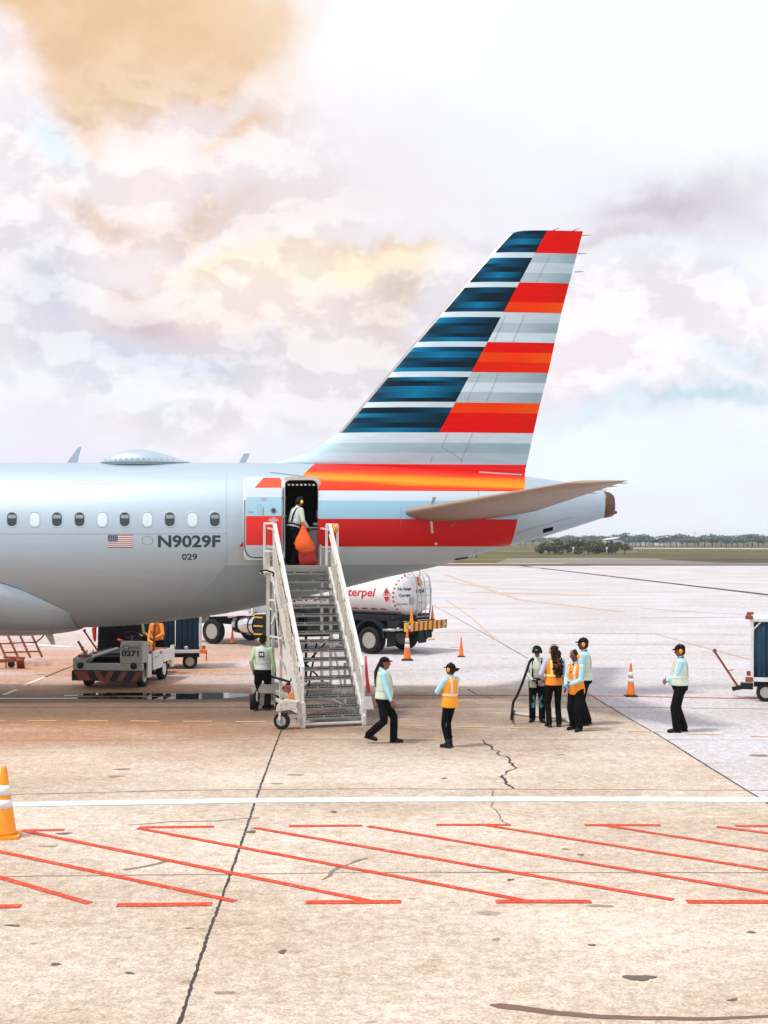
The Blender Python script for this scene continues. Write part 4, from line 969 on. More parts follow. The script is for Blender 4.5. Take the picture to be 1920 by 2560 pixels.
def blob(px, py, rx, ry, rough=True):
    a0, e0 = math.atan((px-960)/F), math.atan((HY-py)/F); A, E = (azw, elw) if rough else (azs, els)
    dx = ma('DIVIDE', ma('SUBTRACT', A, a0), rx/F); dy = ma('DIVIDE', ma('SUBTRACT', E, e0), ry/F)
    return ma('EXPONENT', ma('MULTIPLY', ma('ADD', ma('MULTIPLY', dx, dx), ma('MULTIPLY', dy, dy)), -1.))
c8 = lin
sky = N.new('ShaderNodeTexSky'); sky.sky_type = 'NISHITA'; sky.sun_disc = False; sky.sun_elevation = SUN_EL; sky.sun_rotation = SUN_AZ; sky.dust_density = 2.; sky.air_density = 1.
bluesky = N.new('ShaderNodeVectorMath'); bluesky.operation = 'SCALE'; bluesky.inputs['Scale'].default_value = .12; L.new(sky.outputs[0], bluesky.inputs[0])
pale = mix(rg(el, 0, .12), c8((234,250,254)), c8((246,248,253)))
cl = mix(rg(nz(2.2, 7, .6, (1,1,1.8)), .36, .64), c8((230,228,240)), pale)
# cumulus detail at two sizes: bright heads, greyer undersides
def relief_(sc, d, mp, ro=.62):
    a, c = nz(sc, 10, ro, mp, .35), nz(sc, 10, ro, mp, .35, off=(0,0,-d)); return rg(ma('SUBTRACT', a, c), -.075, .085)
rl1 = relief_(6.5, .085, (1,1,1.6), .55); rl2 = relief_(21, .03, (1,1,1.5), .58)
zone = rg(ma('ADD', ma('ADD', blob(300,620,560,400), blob(560,880,560,180)), ma('MULTIPLY', blob(1640,860,420,190), .9)), .12, .7)
cl = mix(ma('MULTIPLY', zone, .70), cl, mix(rl1, c8((230,226,232)), c8((255,248,251))))
def put(px, py, rx, ry, c, f, rough=True):
    global cl
    cl = mix(ma('MINIMUM', ma('MULTIPLY', blob(px, py, rx, ry, rough), f), 1.), cl, c8(c))
put(1000,420,480,150,(234,230,240),.8); put(1480,480,420,110,(230,229,240),.7); put(820,560,300,70,(232,220,222),.7); put(650,260,170,160,(244,226,214),.7)
for q in ((60,270,110,75,(252,240,246)), (290,350,170,65,(255,242,246)), (400,460,150,50,(253,240,244)), (150,640,150,60,(250,240,246)), (350,690,120,50,(252,246,250)), (1500,940,150,80,(250,236,243)), (1780,830,160,70,(242,236,246))): put(*q, .8)
put(300,520,380,260,(252,232,222),.4); put(82,375,50,55,(206,232,244),.9); put(15,780,90,150,(206,212,228),.85); put(160,900,200,35,(218,222,234),.7)
put(690,810,270,120,(250,232,214),.85); put(1700,700,300,60,(224,238,248),.6); put(1480,1180,560,110,(230,250,254),.7)
put(567,395,75,30,(236,200,164),.95); put(230,570,160,36,(212,172,150),.95); put(560,592,120,38,(226,198,176),.9); put(393,850,170,42,(208,190,194),.95); put(330,770,90,26,(226,200,190),.8); put(405,930,290,42,(202,214,232),.9); put(150,1010,260,40,(216,230,242),.7); put(640,880,200,30,(220,214,224),.7)
put(925,682,210,24,(222,190,160),.9); put(900,722,190,42,(254,236,188),.95); put(975,800,85,62,(216,194,172),.85); put(590,690,170,30,(250,226,192),.75)
put(1690,575,230,46,(190,180,194),.95); put(1480,640,300,28,(206,198,208),.8); put(1880,540,160,60,(202,196,208),.8); put(1780,1042,230,26,(188,214,228),.9); put(1810,950,110,45,(198,220,234),.85); put(1520,1080,160,20,(212,230,238),.7)
pe = ma('MINIMUM', ma('ADD', ma('ADD', blob(250,60,430,170), blob(470,190,230,110)), ma('MULTIPLY', blob(0,110,260,110), .9)), 1.)
cl = mix(rg(pe, .04, .95), cl, mix(rg(nz(3.2, 7, .6), .32, .68), c8((224,184,142)), c8((240,212,178))))
put(170,290,60,62,(226,188,146),1.); put(215,245,70,50,(230,196,156),.8)
cl = mix(ma('MULTIPLY', zone, .28), cl, mix(rl2, c8((200,190,200)), c8((255,252,252))), 'MIX')
put(1090,60,330,230,(252,252,255),.85); put(1750,200,500,260,(240,249,252),.75)
cover = rg(nz(1.6, 5), .2, .5, .86, 1.)
out = mix(cover, bluesky.outputs[0], cl)
bg = N.new('ShaderNodeBackground'); bg.inputs['Strength'].default_value = .83; L.new(out, bg.inputs['Color'])
# the node above scales the physical sky by 0.12; clouds carry their own brightness
wo = N.new('ShaderNodeOutputWorld'); L.new(bg.outputs[0], wo.inputs[0])
sun = bpy.data.lights.new('sun', 'SUN'); sun.energy = 2.2; sun.angle = R(7); sun.color = (1,.95,.88); so = bpy.data.objects.new('sun', sun); COL.objects.link(so)
d = Vector((math.sin(SUN_AZ)*math.cos(SUN_EL), math.cos(SUN_AZ)*math.cos(SUN_EL), math.sin(SUN_EL))); so.rotation_euler = d.to_track_quat('Z', 'Y').to_euler(); so.location = (0,0,60)
cam = bpy.data.cameras.new('camera'); co = bpy.data.objects.new('camera', cam); COL.objects.link(co); co.location = (0,0,CZ); co.rotation_euler = (R(90),0,0)
cam.sensor_fit = 'VERTICAL'; cam.sensor_height = 36; cam.lens = 36*F/2560; cam.shift_y = (HY-1280)/2560; cam.clip_end = 12000; cam.clip_start = .1; SC.camera = co
# thin even haze round the whole scene
b = MB(); b.bx(-4100, 4100, -400, 6100, -1., 13.); hz = b.build('haze', mat('haze_air', (1,1,1)))
tag(hz, 'thin pale haze over the airfield', None, None, 'stuff')
hm = hz.data.materials[0].node_tree; hm.nodes.clear(); pv = hm.nodes.new('ShaderNodeVolumePrincipled'); pv.inputs['Color'].default_value = (.9,.95,1,1); pv.inputs['Density'].default_value = .0002; ho = hm.nodes.new('ShaderNodeOutputMaterial'); hm.links.new(pv.outputs[0], ho.inputs['Volume'])
SC.view_settings.view_transform = 'Standard'; SC.view_settings.look = 'None'; SC.view_settings.exposure = .42; SC.view_settings.gamma = 1
SC.render.resolution_x, SC.render.resolution_y = 768, 1024
# ================================================================ shared small things
def cone_make(label, loc, h=.72, col='orange_cone', bands=2, r=None, rz=0, group='traffic cones on the apron', br=.38):
    t = thing('traffic_cone', label, 'traffic cone', loc, rz, group); r = r or h*(.20 if br > .4 else .145); s_ = h/.72
    b = MB(); q = br*h; b.prism([(-q/2+.03,-q/2),(q/2-.03,-q/2),(q/2,-q/2+.03),(q/2,q/2-.03),(q/2-.03,q/2),(-q/2+.03,q/2),(-q/2,q/2-.03),(-q/2,-q/2+.03)], 'Z', 0, .03*s_); b.build('base', M[col] if col == 'amber_cone' else M['blackp'], t, bevel=.006)
    b = MB(); b.lathe([(r*.92,.03*s_),(r*.85,.06*s_),(r*.20,h*.97),(r*.17,h),(r*.10,h),(r*.1,h*.9)]); b.build('cone_body', M[col], t)
    for z0, z1 in ((.60,.74),(.42,.54))[:bands]:
        b = MB(); f = lambda z: r*(.88-.68*z)+.006
        b.lathe([(f(z0),h*z0),(f(z1),h*z1)], n=28); b.build('reflective_collar', M['reflect'], t, fix=False)
    return t
def wheel(parent, c, r, w, axis='X', rim='steel', hub=True, name='wheel', spokes=6):
    o = bpy.data.objects.new(name, None); COL.objects.link(o); o.parent = parent; o.location = c
    b = MB(); k = w/2
    b.lathe([(r*.62,-k*.8),(r*.86,-k),(r*.96,-k*.86),(r,-k*.6),(r,k*.6),(r*.96,k*.86),(r*.86,k),(r*.62,k*.8),(r*.58,k*.3),(r*.58,-k*.3),(r*.62,-k*.8)], axis=axis, n=32)
    for i in range(26):
        a = 2*PI*i/26; e = {'X': lambda u, v, t_: (t_, u, v), 'Y': lambda u, v, t_: (u, t_, v)}[axis]
        ca, sa = math.cos(a), math.sin(a); b.add([e(ca*r*q+sa*d, sa*r*q-ca*d, t_) for q, d, t_ in ((.99,-.02*r,-k*.55),(1.02,-.02*r,-k*.55),(1.02,.05*r,-k*.1),(.99,.05*r,-k*.1),(.99,-.02*r,k*.55),(1.02,-.02*r,k*.55),(1.02,.05*r,k*.1),(.99,.05*r,k*.1))], [(0,1,2,3),(4,5,6,7)])
    b.build('tyre', M['rubber'], o)
    b = MB(); pf = [(.60,.80),(.57,.82),(.54,.25),(.36,.12),(.33,.50),(.15,.50),(.13,.72),(.01,.74)]; b.lathe([(r*a_, -k*h_) for a_, h_ in pf], axis=axis, n=24, smooth=False); b.lathe([(r*a_, k*h_) for a_, h_ in pf[::-1]], axis=axis, n=24, smooth=False)
    b.build('rim', M['rimp' if rim == 'steel' else rim], o)
    b = MB()
    for s_ in (-1, 1):
        for i in range(8):
            a = 2*PI*i/8; p = (math.cos(a)*r*.24, math.sin(a)*r*.24)
            c0, c1 = ((s_*k*.48, *p), (s_*k*.60, *p)) if axis == 'X' else ((p[0], s_*k*.48, p[1]), (p[0], s_*k*.60, p[1])); b.cyl(c0, c1, r*.03, 6)
            p = (math.cos(a+.39)*r*.42, math.sin(a+.39)*r*.42); c0, c1 = ((s_*k*.10, *p), (s_*k*.26, *p)) if axis == 'X' else ((p[0], s_*k*.10, p[1]), (p[0], s_*k*.26, p[1]))
            b.cyl(c0, c1, r*.055, 8)
    b.build('wheel_bolts', M['blackp'], o)
    return o
# ================================================================ PASSENGER STAIRS
SW = .64
ST = thing('boarding_stairs', 'white wheeled aircraft boarding stairs with worn metal treads leading up to the rear door', 'boarding stairs', (-1.081, 27.11, 0), R(17))
NT, RUN, Z0_, DZ_ = 17, 2.79, .24, .186
ty = lambda i: RUN*i/16; tz = lambda i: Z0_+DZ_*i
sl = DZ_*16/RUN
for i in range(NT):
    b = MB(); y, z = ty(i), tz(i); b.box((0, y+.09, z-.012), (2*SW-.04, .22, .024)); b.box((0, y-.018, z-.035), (2*SW-.04, .012, .075)); b.box((0, y+.19, z-.03), (2*SW-.04, .012, .05))
    b.cur = 1
    for k in range(15): b.box((-SW+.10+k*.0795, y+.09, z+.004), (.045, .16, .007))
    for k in range(3): b.box((-.4+.4*k, y-.026, z-.02), (.34,.006,.018))
    b.build('tread', [M['alu'], M['chassis']] if i not in () else M['alu'], ST)
LP0, LP1 = RUN+.06, RUN+.95
b = MB(); b.box((0,(LP0+LP1)/2,tz(16)+.11), (2*SW+.02, LP1-LP0, .05)).box((0, LP0-.0, tz(16)+.03), (2*SW+.0, .03, .14)).box((0, LP1-.03, tz(16)+.0), (2*SW, .05, .2)); b.build('platform', M['alu'], ST, bevel=.006)
def slope(y): return Z0_+sl*y
for s_ in (-1, 1):
    x = s_*(SW+.015)
    # stringer
    b = MB(); b.prism([(-.14,.03),(.0,.03),(.12,slope(0)-.22),(RUN+.02,slope(RUN)-.30),(LP1,slope(RUN)-.10),(LP1,slope(RUN)+.12),(RUN-.0,slope(RUN)+.10),(-.06,slope(0)+.05),(-.14,.22)], 'X', x-.025, x+.025); b.build('stringer', M['white'], ST, bevel=.006)
    # side sheet under the handrail, in three riveted pieces
    cuts = [0.02, .95, 1.9, RUN-.02]
    for a, c in zip(cuts[:-1], cuts[1:]):
        b = MB(); b.prism([(a+.04,slope(a)+.14),(c-.04,slope(c)+.14),(c-.04,slope(c)+.64),(a+.04,slope(a)+.64)], 'X', x+s_*.012, x+s_*.030)
        b.cur = 1
        for q in range(5):
            u = a+.08+(c-a-.16)*q/4; b.cyl((x-.0*s_, u, slope(u)+.16), (x+s_*.042, u, slope(u)+.16), .012, 6); b.cyl((x, u, slope(u)+.60), (x+s_*.042, u, slope(u)+.60), .012, 6)
        b.build('side_panel', [M['cream'], M['line']], ST)
    b = MB(); hz = 1.04
    b.bar((x, .0, slope(0)+hz-.02), (x, RUN+.0, slope(RUN)+hz+.06), .075, .06); b.bar((x, .0, slope(0)+hz-.22), (x, RUN, slope(RUN)+hz-.18), .04, .035); b.build('handrail', M['white'], ST, bevel=.008)
    for q, y in enumerate((-.03, .7, 1.4, 2.1)):
        b = MB(); b.bar((x+s_*.005, y, (.05 if q == 0 else slope(y)-.05)), (x+s_*.005, y, slope(y)+hz), .05, .05); b.build('rail_post', M['cream' if q else 'white'], ST, bevel=.005)
    b = MB(); b.box((x+s_*.01, -.05, .27), (.09,.10,.54)); b.cur = 1; b.cyl((x-s_*.03,-.06,.14), (x+s_*.16,-.08,.14), .012, 8); b.build('foot_bracket', [M['white'], M['steel']], ST, bevel=.008)
    # platform guard
    b = MB(); zb = slope(RUN)+.12; P = [(x, RUN+.04, zb), (x, RUN+.04, zb+1.0), (x, LP1-.04, zb+1.0), (x, LP1-.04, zb)]
    if s_ > 0: P = [(x, RUN+.30, zb), (x, RUN+.30, zb+.98), (x+.30, RUN+.42, zb+.98), (x+.30, RUN+.42, zb+.05)]
    else: P = [(x-.17, RUN+.36, zb-.0), (x-.17, RUN+.36, zb+1.0), (x, RUN+.10, zb+1.0), (x, RUN+.10, zb)]
    for p0, p1 in zip(P[:-1], P[1:]): b.bar(p0, p1, .05)
    b.bar(tuple(Vector(P[0]).lerp(Vector(P[1]), .35)), tuple(Vector(P[3]).lerp(Vector(P[2]), .35)), .03); b.build('platform_guard', M['white'], ST, bevel=.006)
    b = MB(); b.bar((x, RUN, zb+.85), (x, LP1-.06, zb+.9), .04).bar((x, RUN, zb+.45), (x, LP1-.06, zb+.45), .03).bar((x, LP1-.06, zb-.05), (x, LP1-.06, zb+.92), .045); b.build('platform_rail', M['white'], ST)
b = MB(); b.box((0, -.07, .085), (2*SW-.02, .05, .035)).box((0,-.02,.05), (2*SW-.06,.05,.02)); b.build('bottom_crossbar', M['white'], ST, bevel=.005)
wb = lambda b_, name, m, **k: b_.build(name, m, ST, world=True, **k)
b = MB(); zp = tz(16)
# substructure, in the stairs' own frame
for x in (-SW+.05, SW-.05):
    b.bar((x, 2.45, .28), (x, 2.45, zp-.28), .06); b.bar((x, 3.3, .28), (x, 3.3, zp), .06); b.bar((x, .3, .25), (x, 3.4, .25), .07); b.bar((x, 1.2, .28), (x, 1.2, slope(1.2)-.3), .05)
    b.bar((x, 1.2, .3), (x, 2.45, 1.9), .04)
b.build('support_frame', M['white'], ST)
b = MB(); b.bar((-SW+.05, 2.45, .5), (SW-.05, 2.45, 1.7), .035); b.bar((SW-.05, 2.47, .5), (-SW+.05, 2.47, 1.7), .035); b.bar((-SW, 2.45, 1.75), (SW, 2.45, 1.75), .05); b.bar((-SW,1.2,.9), (SW,1.2,.9), .05); b.bar((-.3,1.3,.3), (.25,2.4,1.6), .035); b.bar((0,2.44,.3),(0,2.44,2.3),.05); b.build('cross_brace', M['chassis'], ST)
b = MB(); b.box((.12, 1.9, .55), (.62,.42,.34)).box((-.4,1.9,.5), (.3,.3,.25)); b.build('hydraulic_unit', M['grey'], ST, bevel=.02)
# rear-left stabiliser mast
b = MB(); base = gd(670, 1768); top = at(671, 1425, 30.05); b.bar((base.x,base.y,1.15), (top.x,top.y,top.z), .085); wb(b, 'stabilizer_mast', M['white'], bevel=.006)
b = MB(); b.bar((base.x,base.y,.05), (base.x,base.y,1.2), .07).box((base.x,base.y,.03), (.26,.26,.05)); wb(b, 'mast_leg', M['chassis'])
b = MB(); b.bar((base.x,base.y,1.0-.25), tuple(at(722,1704,28.4)), .045).bar(tuple(at(722,1704,28.4)), tuple(at(724,1735,28.4)), .06); wb(b, 'tow_lever', M['chassis'])
b = MB(); b.tube([at(684,1452,29.6), at(688,1500,29.4), at(700,1640,28.9), at(719,1686,28.6)], .022, 8); wb(b, 'side_cable', M['cream'])
b = MB(); b.bar(at(676,1590,29.6), at(706,1596,28.9), .04).bar(at(680,1560,29.6), at(694,1524,29.4), .05).bar(at(672,1500,29.9), at(690,1500,29.5), .05); wb(b, 'mast_strut', M['white'])
b = MB(); b.box(at(667,1408,30.1), (.16,.08,.62)); b.box(at(667,1432,30.0), (.30,.2,.05)); wb(b, 'control_box', M['cream'], bevel=.02)
b = MB(); b.tube([at(657,1433,29.8), at(652,1428,29.6), at(664,1425,29.4), at(684,1432,29.5), at(683,1440,29.6)], .02, 8); wb(b, 'door_bumper', M['rubber'])
b = MB(); b.ell(at(838.5,1322,30.3), (.07,.05,.10)); wb(b, 'warning_lamp', M['yellow'])
# rear chassis with wheels
b = MB(); c0 = gd(655,1772); b.box((c0.x+.10, c0.y-.05, .50), (.62,.5,.22)).box((c0.x-.05,c0.y-.1,.2),(.25,.3,.2)).bar((c0.x+.35,c0.y-.2,.42), (-1.75,27.9,.42), .12); b.bar((c0.x-.08,c0.y-.35,.08),(c0.x-.08,c0.y-.35,.45),.05); wb(b, 'rear_chassis', M['grey'], bevel=.02)
def swheel(p, r, w, rz):
    o = wheel(ST, (0,0,0), r, w, 'X', 'steel'); o.matrix_parent_inverse = wm(ST).inverted(); o.location = p; o.rotation_euler = (0,0,rz); return o
swheel((c0.x-.22, c0.y-.10, .17), .17, .11, R(8)); swheel((c0.x+.34, c0.y+.35, .17), .17, .11, R(8))
c1 = gd(704,1824); swheel((c1.x, c1.y+.05, .175), .175, .10, R(72))
b = MB(); b.bar((c1.x-.05,c1.y+.12,.18), (c1.x-.05,c1.y+.12,.42), .045); b.bar((c1.x-.04,c1.y-.02,.18),(c1.x-.04,c1.y+.04,.42),.05); b.prism([(c1.x-.12,.38),(c1.x+.30,.42),(c1.x+.34,.58),(c1.x+.05,.62),(c1.x-.10,.5)], 'Y', c1.y-.02, c1.y+.22); b.bar((c1.x+.12,c1.y+.1,.26),(c1.x+.5,c1.y+.2,.26),.08); b.bar((c1.x+.35,c1.y+.12,.1),(c1.x+.35,c1.y+.12,.6),.07); wb(b, 'wheel_fork', M['cream'], bevel=.01)
b = MB(); b.box(at(729,1750,26.95), (.085,.03,.30), Euler((0,R(-9),0)).to_matrix()); wb(b, 'orange_reflector', M['orange_cone'])
b = MB(); b.box(at(719,1722,27.1), (.14,.12,.14)); wb(b, 'jack_housing', M['rust'])
b = MB(); b.tube([at(914,1640,27.5), at(917,1690,27.4), at(922,1732,27.3)], [.02,.035,.045], 8); wb(b, 'tow_bar', M['redp'])
b = MB(); b.prism([(-.02,.35),(.20,.35),(.14,.62),(-.02,.62)], 'Y', -.12, -.09); o = b.build('foot_plate', M['white'], ST); o.location = (SW+.03, 0, 0)
# ================================================================ TRAFFIC CONES
c = gd(10,2092); cone_make('big amber traffic cone with two white collars in the left foreground by the red hatching', (c.x,c.y,0), .94, 'amber_cone', 2, rz=.15, br=.45)
c = gd(1018,1651); cone_make('orange cone with white bands in front of the tanker bumper', (c.x,c.y,0), .98, 'orange_cone', 2)
c = gd(1153,1642); cone_make('scuffed orange cone standing alone to the right of the tanker', (c.x,c.y,0), .66, 'orange_cone', 0)
c = gd(1577,1741); cone_make('orange cone with white collars between the group of workers and the lone man', (c.x,c.y,0), .84, 'orange_cone', 2)
c = gd(581,1610); cone_make('small red-orange cone on the ground beyond the tanker truck, under its chrome fuel tank', (c.x,c.y+.0,0), .62, 'orange_cone', 0)
# ================================================================ TANKER TRUCK
T = thing('tanker_truck', 'white fuel tanker truck with red lettering parked behind the boarding stairs', 'tanker truck', (1.40,44.55,0), R(55.2))
rx, rzz, zc = 1.20, .76, 2.02
b = MB(); rg_ = []
for y, k in ((.30,.02),(.305,.30),(.33,.58),(.38,.80),(.46,.93),(.58,.995),(.62,1),(3.4,1),(6.3,1),(6.42,.93),(6.5,.6),(6.53,.02)):
    rg_.append([Vector((rx*k*math.cos(2*PI*i/56), y, zc+rzz*k*math.sin(2*PI*i/56))) for i in range(56)])
b.loft(rg_); b.build('tank', M['tank'], T)
def tk(u, z, off=.006):     # point on the near side of the tank: u = distance from the rear, z height
    s_ = (z-zc)/rzz; q = math.sqrt(max(0, 1-s_*s_)); n_ = Vector((-q/rx, 0, s_/rzz)).normalized(); return Vector((-rx*q, u, z))+n_*off
def tktext(s, u0, u1, z0, z1, m, name, bold=.01, shear=0):
    vs, fs = text2d(s, bold, shear); b = MB(); b.add([tk(u0+(u1-u0)*x, z0+(z1-z0)*y) for x, y in vs], fs); b.build(name, M[m], T, fix=False)
tktext('terpel', 2.42, 1.25, 1.90, 2.28, 'tred', 'side_lettering', .02, .1)
tktext('JET A-1', 5.0, 3.2, 1.70, 1.92, 'tdark', 'fuel_lettering', .03)
b = MB()
for k in range(14): u = .95+.40*k; b.add([tk(u,1.53), tk(u+.24,1.53), tk(u+.24,1.58), tk(u,1.58)], [(0,1,2,3)])
b.add([tk(2.62,1.95), tk(2.9,1.95), tk(2.9,2.2), tk(2.62,2.2)], [(0,1,2,3)]); b.build('side_reflector', M['tred'], T, fix=False)
def diamond(mb, c, ux, uz, w, h, cut=.25):
    c, ux, uz = Vector(c), Vector(ux), Vector(uz); mb.add([c+uz*h, c-ux*w*(1-cut)+uz*h*cut, c+ux*w*(1-cut)+uz*h*cut], [(0,1,2)]); mb.add([c-uz*h, c-ux*w*(1-cut)-uz*h*cut, c+ux*w*(1-cut)-uz*h*cut], [(0,1,2)])
b = MB(); diamond(b, tk(.76,2.06,.012), (0,-1,0), (0,0,1), .17, .26); b.build('side_placard', M['tred'], T, fix=False)
tktext('1863', .92, .60, 2.02, 2.12, 'tred', 'placard_number', .01)
# rear end of tank (faces local -y)
def te(x, z, off=.008):
    k = math.sqrt((x/rx)**2+((z-zc)/rzz)**2); y = interp([(0,.30),(.30,.305),(.58,.33),(.80,.38),(.93,.46),(1,.6)], k); return Vector((x, y-off, z))
def tetext(s, x0, x1, z0, z1, m, name, bold=.01):
    vs, fs = text2d(s, bold); b = MB(); b.add([te(x0+(x1-x0)*x, z0+(z1-z0)*y) for x, y in vs], fs); b.build(name, M[m], T, fix=False)
tetext('No Apagar', -1.0, -.34, 2.18, 2.32, 'tdark', 'rear_lettering', .03); tetext('Con Agua', -.98, -.40, 1.96, 2.10, 'tdark', 'rear_lettering', .03)
tetext('INFLAMABLE', -1.04, -.55, 1.70, 1.77, 'tdark', 'rear_lettering', 0); tetext('terpel', -.08, .46, 2.05, 2.26, 'tdark', 'rear_lettering', .03); tetext('JET A-1', .02, .38, 1.70, 1.79, 'tdark', 'rear_lettering', .02)
tetext('Frente', .66, .90, 1.62, 1.70, 'tred', 'rear_lettering', 0); tetext('Frecuente', .58, .94, 1.50, 1.58, 'tred', 'rear_lettering', 0)
b = MB(); q = [te(.20+.16*math.cos(2*PI*i/20), 2.50+.17*math.sin(2*PI*i/20), .012) for i in range(20)]; b.add(q, [tuple(range(20))]); b.cur = 1; q = [te(.20+.08*math.cos(2*PI*i/20), 2.47+.10*math.sin(2*PI*i/20), .02) for i in range(20)]; b.add(q, [tuple(range(20))]); b.build('round_emblem', [M['redp'], M['yellow']], T, fix=False)
b = MB(); b.add([te(.20+x_, 1.42+z_, .014) for x_, z_ in ((0,.24),(-.24,0),(0,-.24),(.24,0))], [(0,1,2,3)]); b.cur = 1; b.add([te(.20+x_, 1.42+z_, .02) for x_, z_ in ((0,.13),(-.07,.0),(-.04,-.07),(.04,-.07),(.07,0))], [(0,1,2,3,4)]); b.build('hazard_diamond', [M['redp'], M['tank']], T, fix=False)
b = MB(); diamond(b, te(.96,2.24,.02), (1,0,0), (0,0,1), .13, .24); b.build('rear_placard', M['tred'], T, fix=False)
b = MB()
for i in range(30):
    if i % 1 == 0:
        a0 = 2*PI*i/30; vs = []
        for aa in (a0, a0+.09):
            for k, o_ in ((.955,.012),(.985,.012)): p = te(rx*k*math.cos(aa), zc+rzz*k*math.sin(aa), .02); vs.append(p)
        b.add(vs, [(0,1,3,2)])
b.build('edge_reflector', M['tred'], T, fix=False)
b = MB(); b.box((-.35,.30,1.84), (.2,.12,.24)); b.build('valve_box', M['steel'], T, bevel=.02)
b = MB()
for x in (-.22, .62): b.tube([(x,.22,1.10),(x,.14,1.6),(x,.12,2.2),(x,.20,2.62),(x,.42,2.86),(x,1.1,2.90)], .028, 8)
for x in (.0,.24): b.tube([(x,.10,1.0),(x,.10,2.1),(x,.16,2.6),(x,.35,2.95)], .014, 6)
for z in (1.28,1.52,1.76,2.0,2.24,2.48): b.bar((-.22,.15,z), (.62,.15,z), .025)
b.build('ladder', M['steel'], T)
b = MB(); b.tube([(-.5,.5,2.98),(-.5,2.8,2.98),(.5,2.8,2.98),(.5,.5,2.98)], .02, 6, closed=True)
for x, y in ((-.5,.5),(-.5,2.8),(.5,2.8),(.5,.5)): b.cyl((x,y,2.6), (x,y,3.0), .02, 6)
b.build('top_rail', M['steel'], T)
# chassis, boxes, guards
b = MB(); b.box((0,4.9,.86), (.9,9.6,.28)).box((-.85,3.6,1.02), (.6,1.6,.80)).box((-.9,2.6,.62),(.5,.5,.7)).box((0,3.4,1.24), (2.0,5.9,.22)).box((-.98,.55,.98),(.30,.5,.34)).box((-.6,5.3,.95), (1.1,1.2,.7)).box((0,.5,.85),(1.5,.8,.28)).box((-.95,6.0,.7),(.45,1.4,.8)).box((.9,3.6,.9),(.6,3,.7)); b.build('chassis', M['chassis'], T, bevel=.02)
b = MB()
for sx in (-1, 1):
    pr = [(1.5+.66*math.cos(a), .55+.66*math.sin(a)) for a in [PI*i/14 for i in range(15)]]; pr += [(1.5+.60*math.cos(a), .55+.60*math.sin(a)) for a in [PI*i/14 for i in range(14, -1, -1)]]
    b.prism(pr, 'X', sx*.95-.27, sx*.95+.27); b.box((sx*.98,.72,.55), (.5,.03,.55))
b.build('mudguard', M['chassis'], T)
for sx in (-1, 1):
    wheel(T, (sx*1.03,1.5,.47), .47, .46, 'X', 'steel'); wheel(T, (sx*1.08,8.85,.48), .48, .30, 'X', 'steel')
b = MB(); b.box((0,-.06,.98), (2.56,.10,.30)); b.build('bumper', M['yellow'], T, bevel=.01)
tb = bpy.data.objects['bumper']
b = MB()
for k in range(9):
    x = -1.16+.29*k; b.add([(x,-.115,.83),(x+.13,-.115,.83),(x+.15,-.115,1.13),(x+.02,-.115,1.13)], [(0,1,2,3)])
b.build('hazard_stripe', M['rust'], tb, fix=False)
b = MB()
for x in (-1.13, 1.1): b.cyl((x,-.11,.98), (x,-.15,.98), .07, 12)
b.build('tail_lamp', M['lamp'], tb)
b = MB()
b.bar((-.38,-.04,.84), (-.26,.1,.45), .07); b.bar((-.05,-.04,.84), (.12,-.0,.5), .08); b.bar((.36,-.04,.84), (.45,0,.55), .05); b.box((-.2,.0,.65), (.32,.03,.3)); b.box((.28,0,.66),(.28,.03,.26)); b.build('underrun_bracket', M['chassis'], T)
b = MB(); b.box((.35,-.08,.47), (.4,.04,.04)); b.build('step_bar', M['yellow'], T)
b = MB(); b.box((0,.15,1.1), (1.8,.5,.05)); b.build('rear_deck', M['chassis'], T)
b = MB(); b.cyl((-.95,.62,1.12), (-.95,.62,1.32), .10, 12).cyl((-.95,.62,1.32),(-.95,.62,1.36),.06,12); b.build('relief_valve', M['chassis'], T)
b = MB(); b.bar((-1.24,.6,.86),(-1.24,.05,.90), .05); b.cyl((-1.2,.9,.85),(-1.2,.4,.87),.05,10); b.ell((-1.2,.28,.9),(.09,.07,.07),10); b.build('hose_coupling', M['steel'], T)
b = MB(); b.cyl((-1.0,7.75,.78),(-1.0,6.75,.78), .31, 28); b.build('fuel_tank', M['chrome'], T)
b = MB()
for y in (6.95,7.55): b.lathe([(.318,y-.03),(.325,y-.03),(.325,y+.03),(.318,y+.03)], (-1.0,0,.78), 'Y', 28)
b.build('tank_strap', M['chassis'], T)
b = MB(); b.box((-1.05,6.4,.82), (.45,.55,.75)); b.build('battery_box', M['chassis'], T, bevel=.02)
b = MB()
for z in (.48,.78,1.10): b.box((-1.29,6.45,z), (.05,.44,.05))
b.build('step_tread', M['yellow'], T)
b = MB(); b.prism([(7.95,1.12),(10.3,1.12),(10.35,1.7),(9.9,1.75),(9.6,2.55),(7.95,2.62)], 'X', -1.2, 1.2); b.build('cab', M['tank'], T, bevel=.06)
b = MB(); b.prism([(8.25,1.75),(9.55,1.75),(9.35,2.4),(8.25,2.4)], 'X', -1.215, -1.19); b.prism([(8.25,1.75),(9.55,1.75),(9.35,2.4),(8.25,2.4)], 'X', 1.19, 1.215); b.build('cab_window', M['glass'], T)
b = MB(); b.prism([(9.93,1.78),(9.62,2.48),(9.66,2.5),(9.98,1.80)], 'X', -1.05, 1.05); b.build('windscreen', M['glass'], T)
b = MB(); b.box((0,10.38,.9), (2.4,.2,.45)).box((-1.05,9.6,1.05),(.3,.5,.2)); b.build('front_bumper', M['steel'], T, bevel=.03)
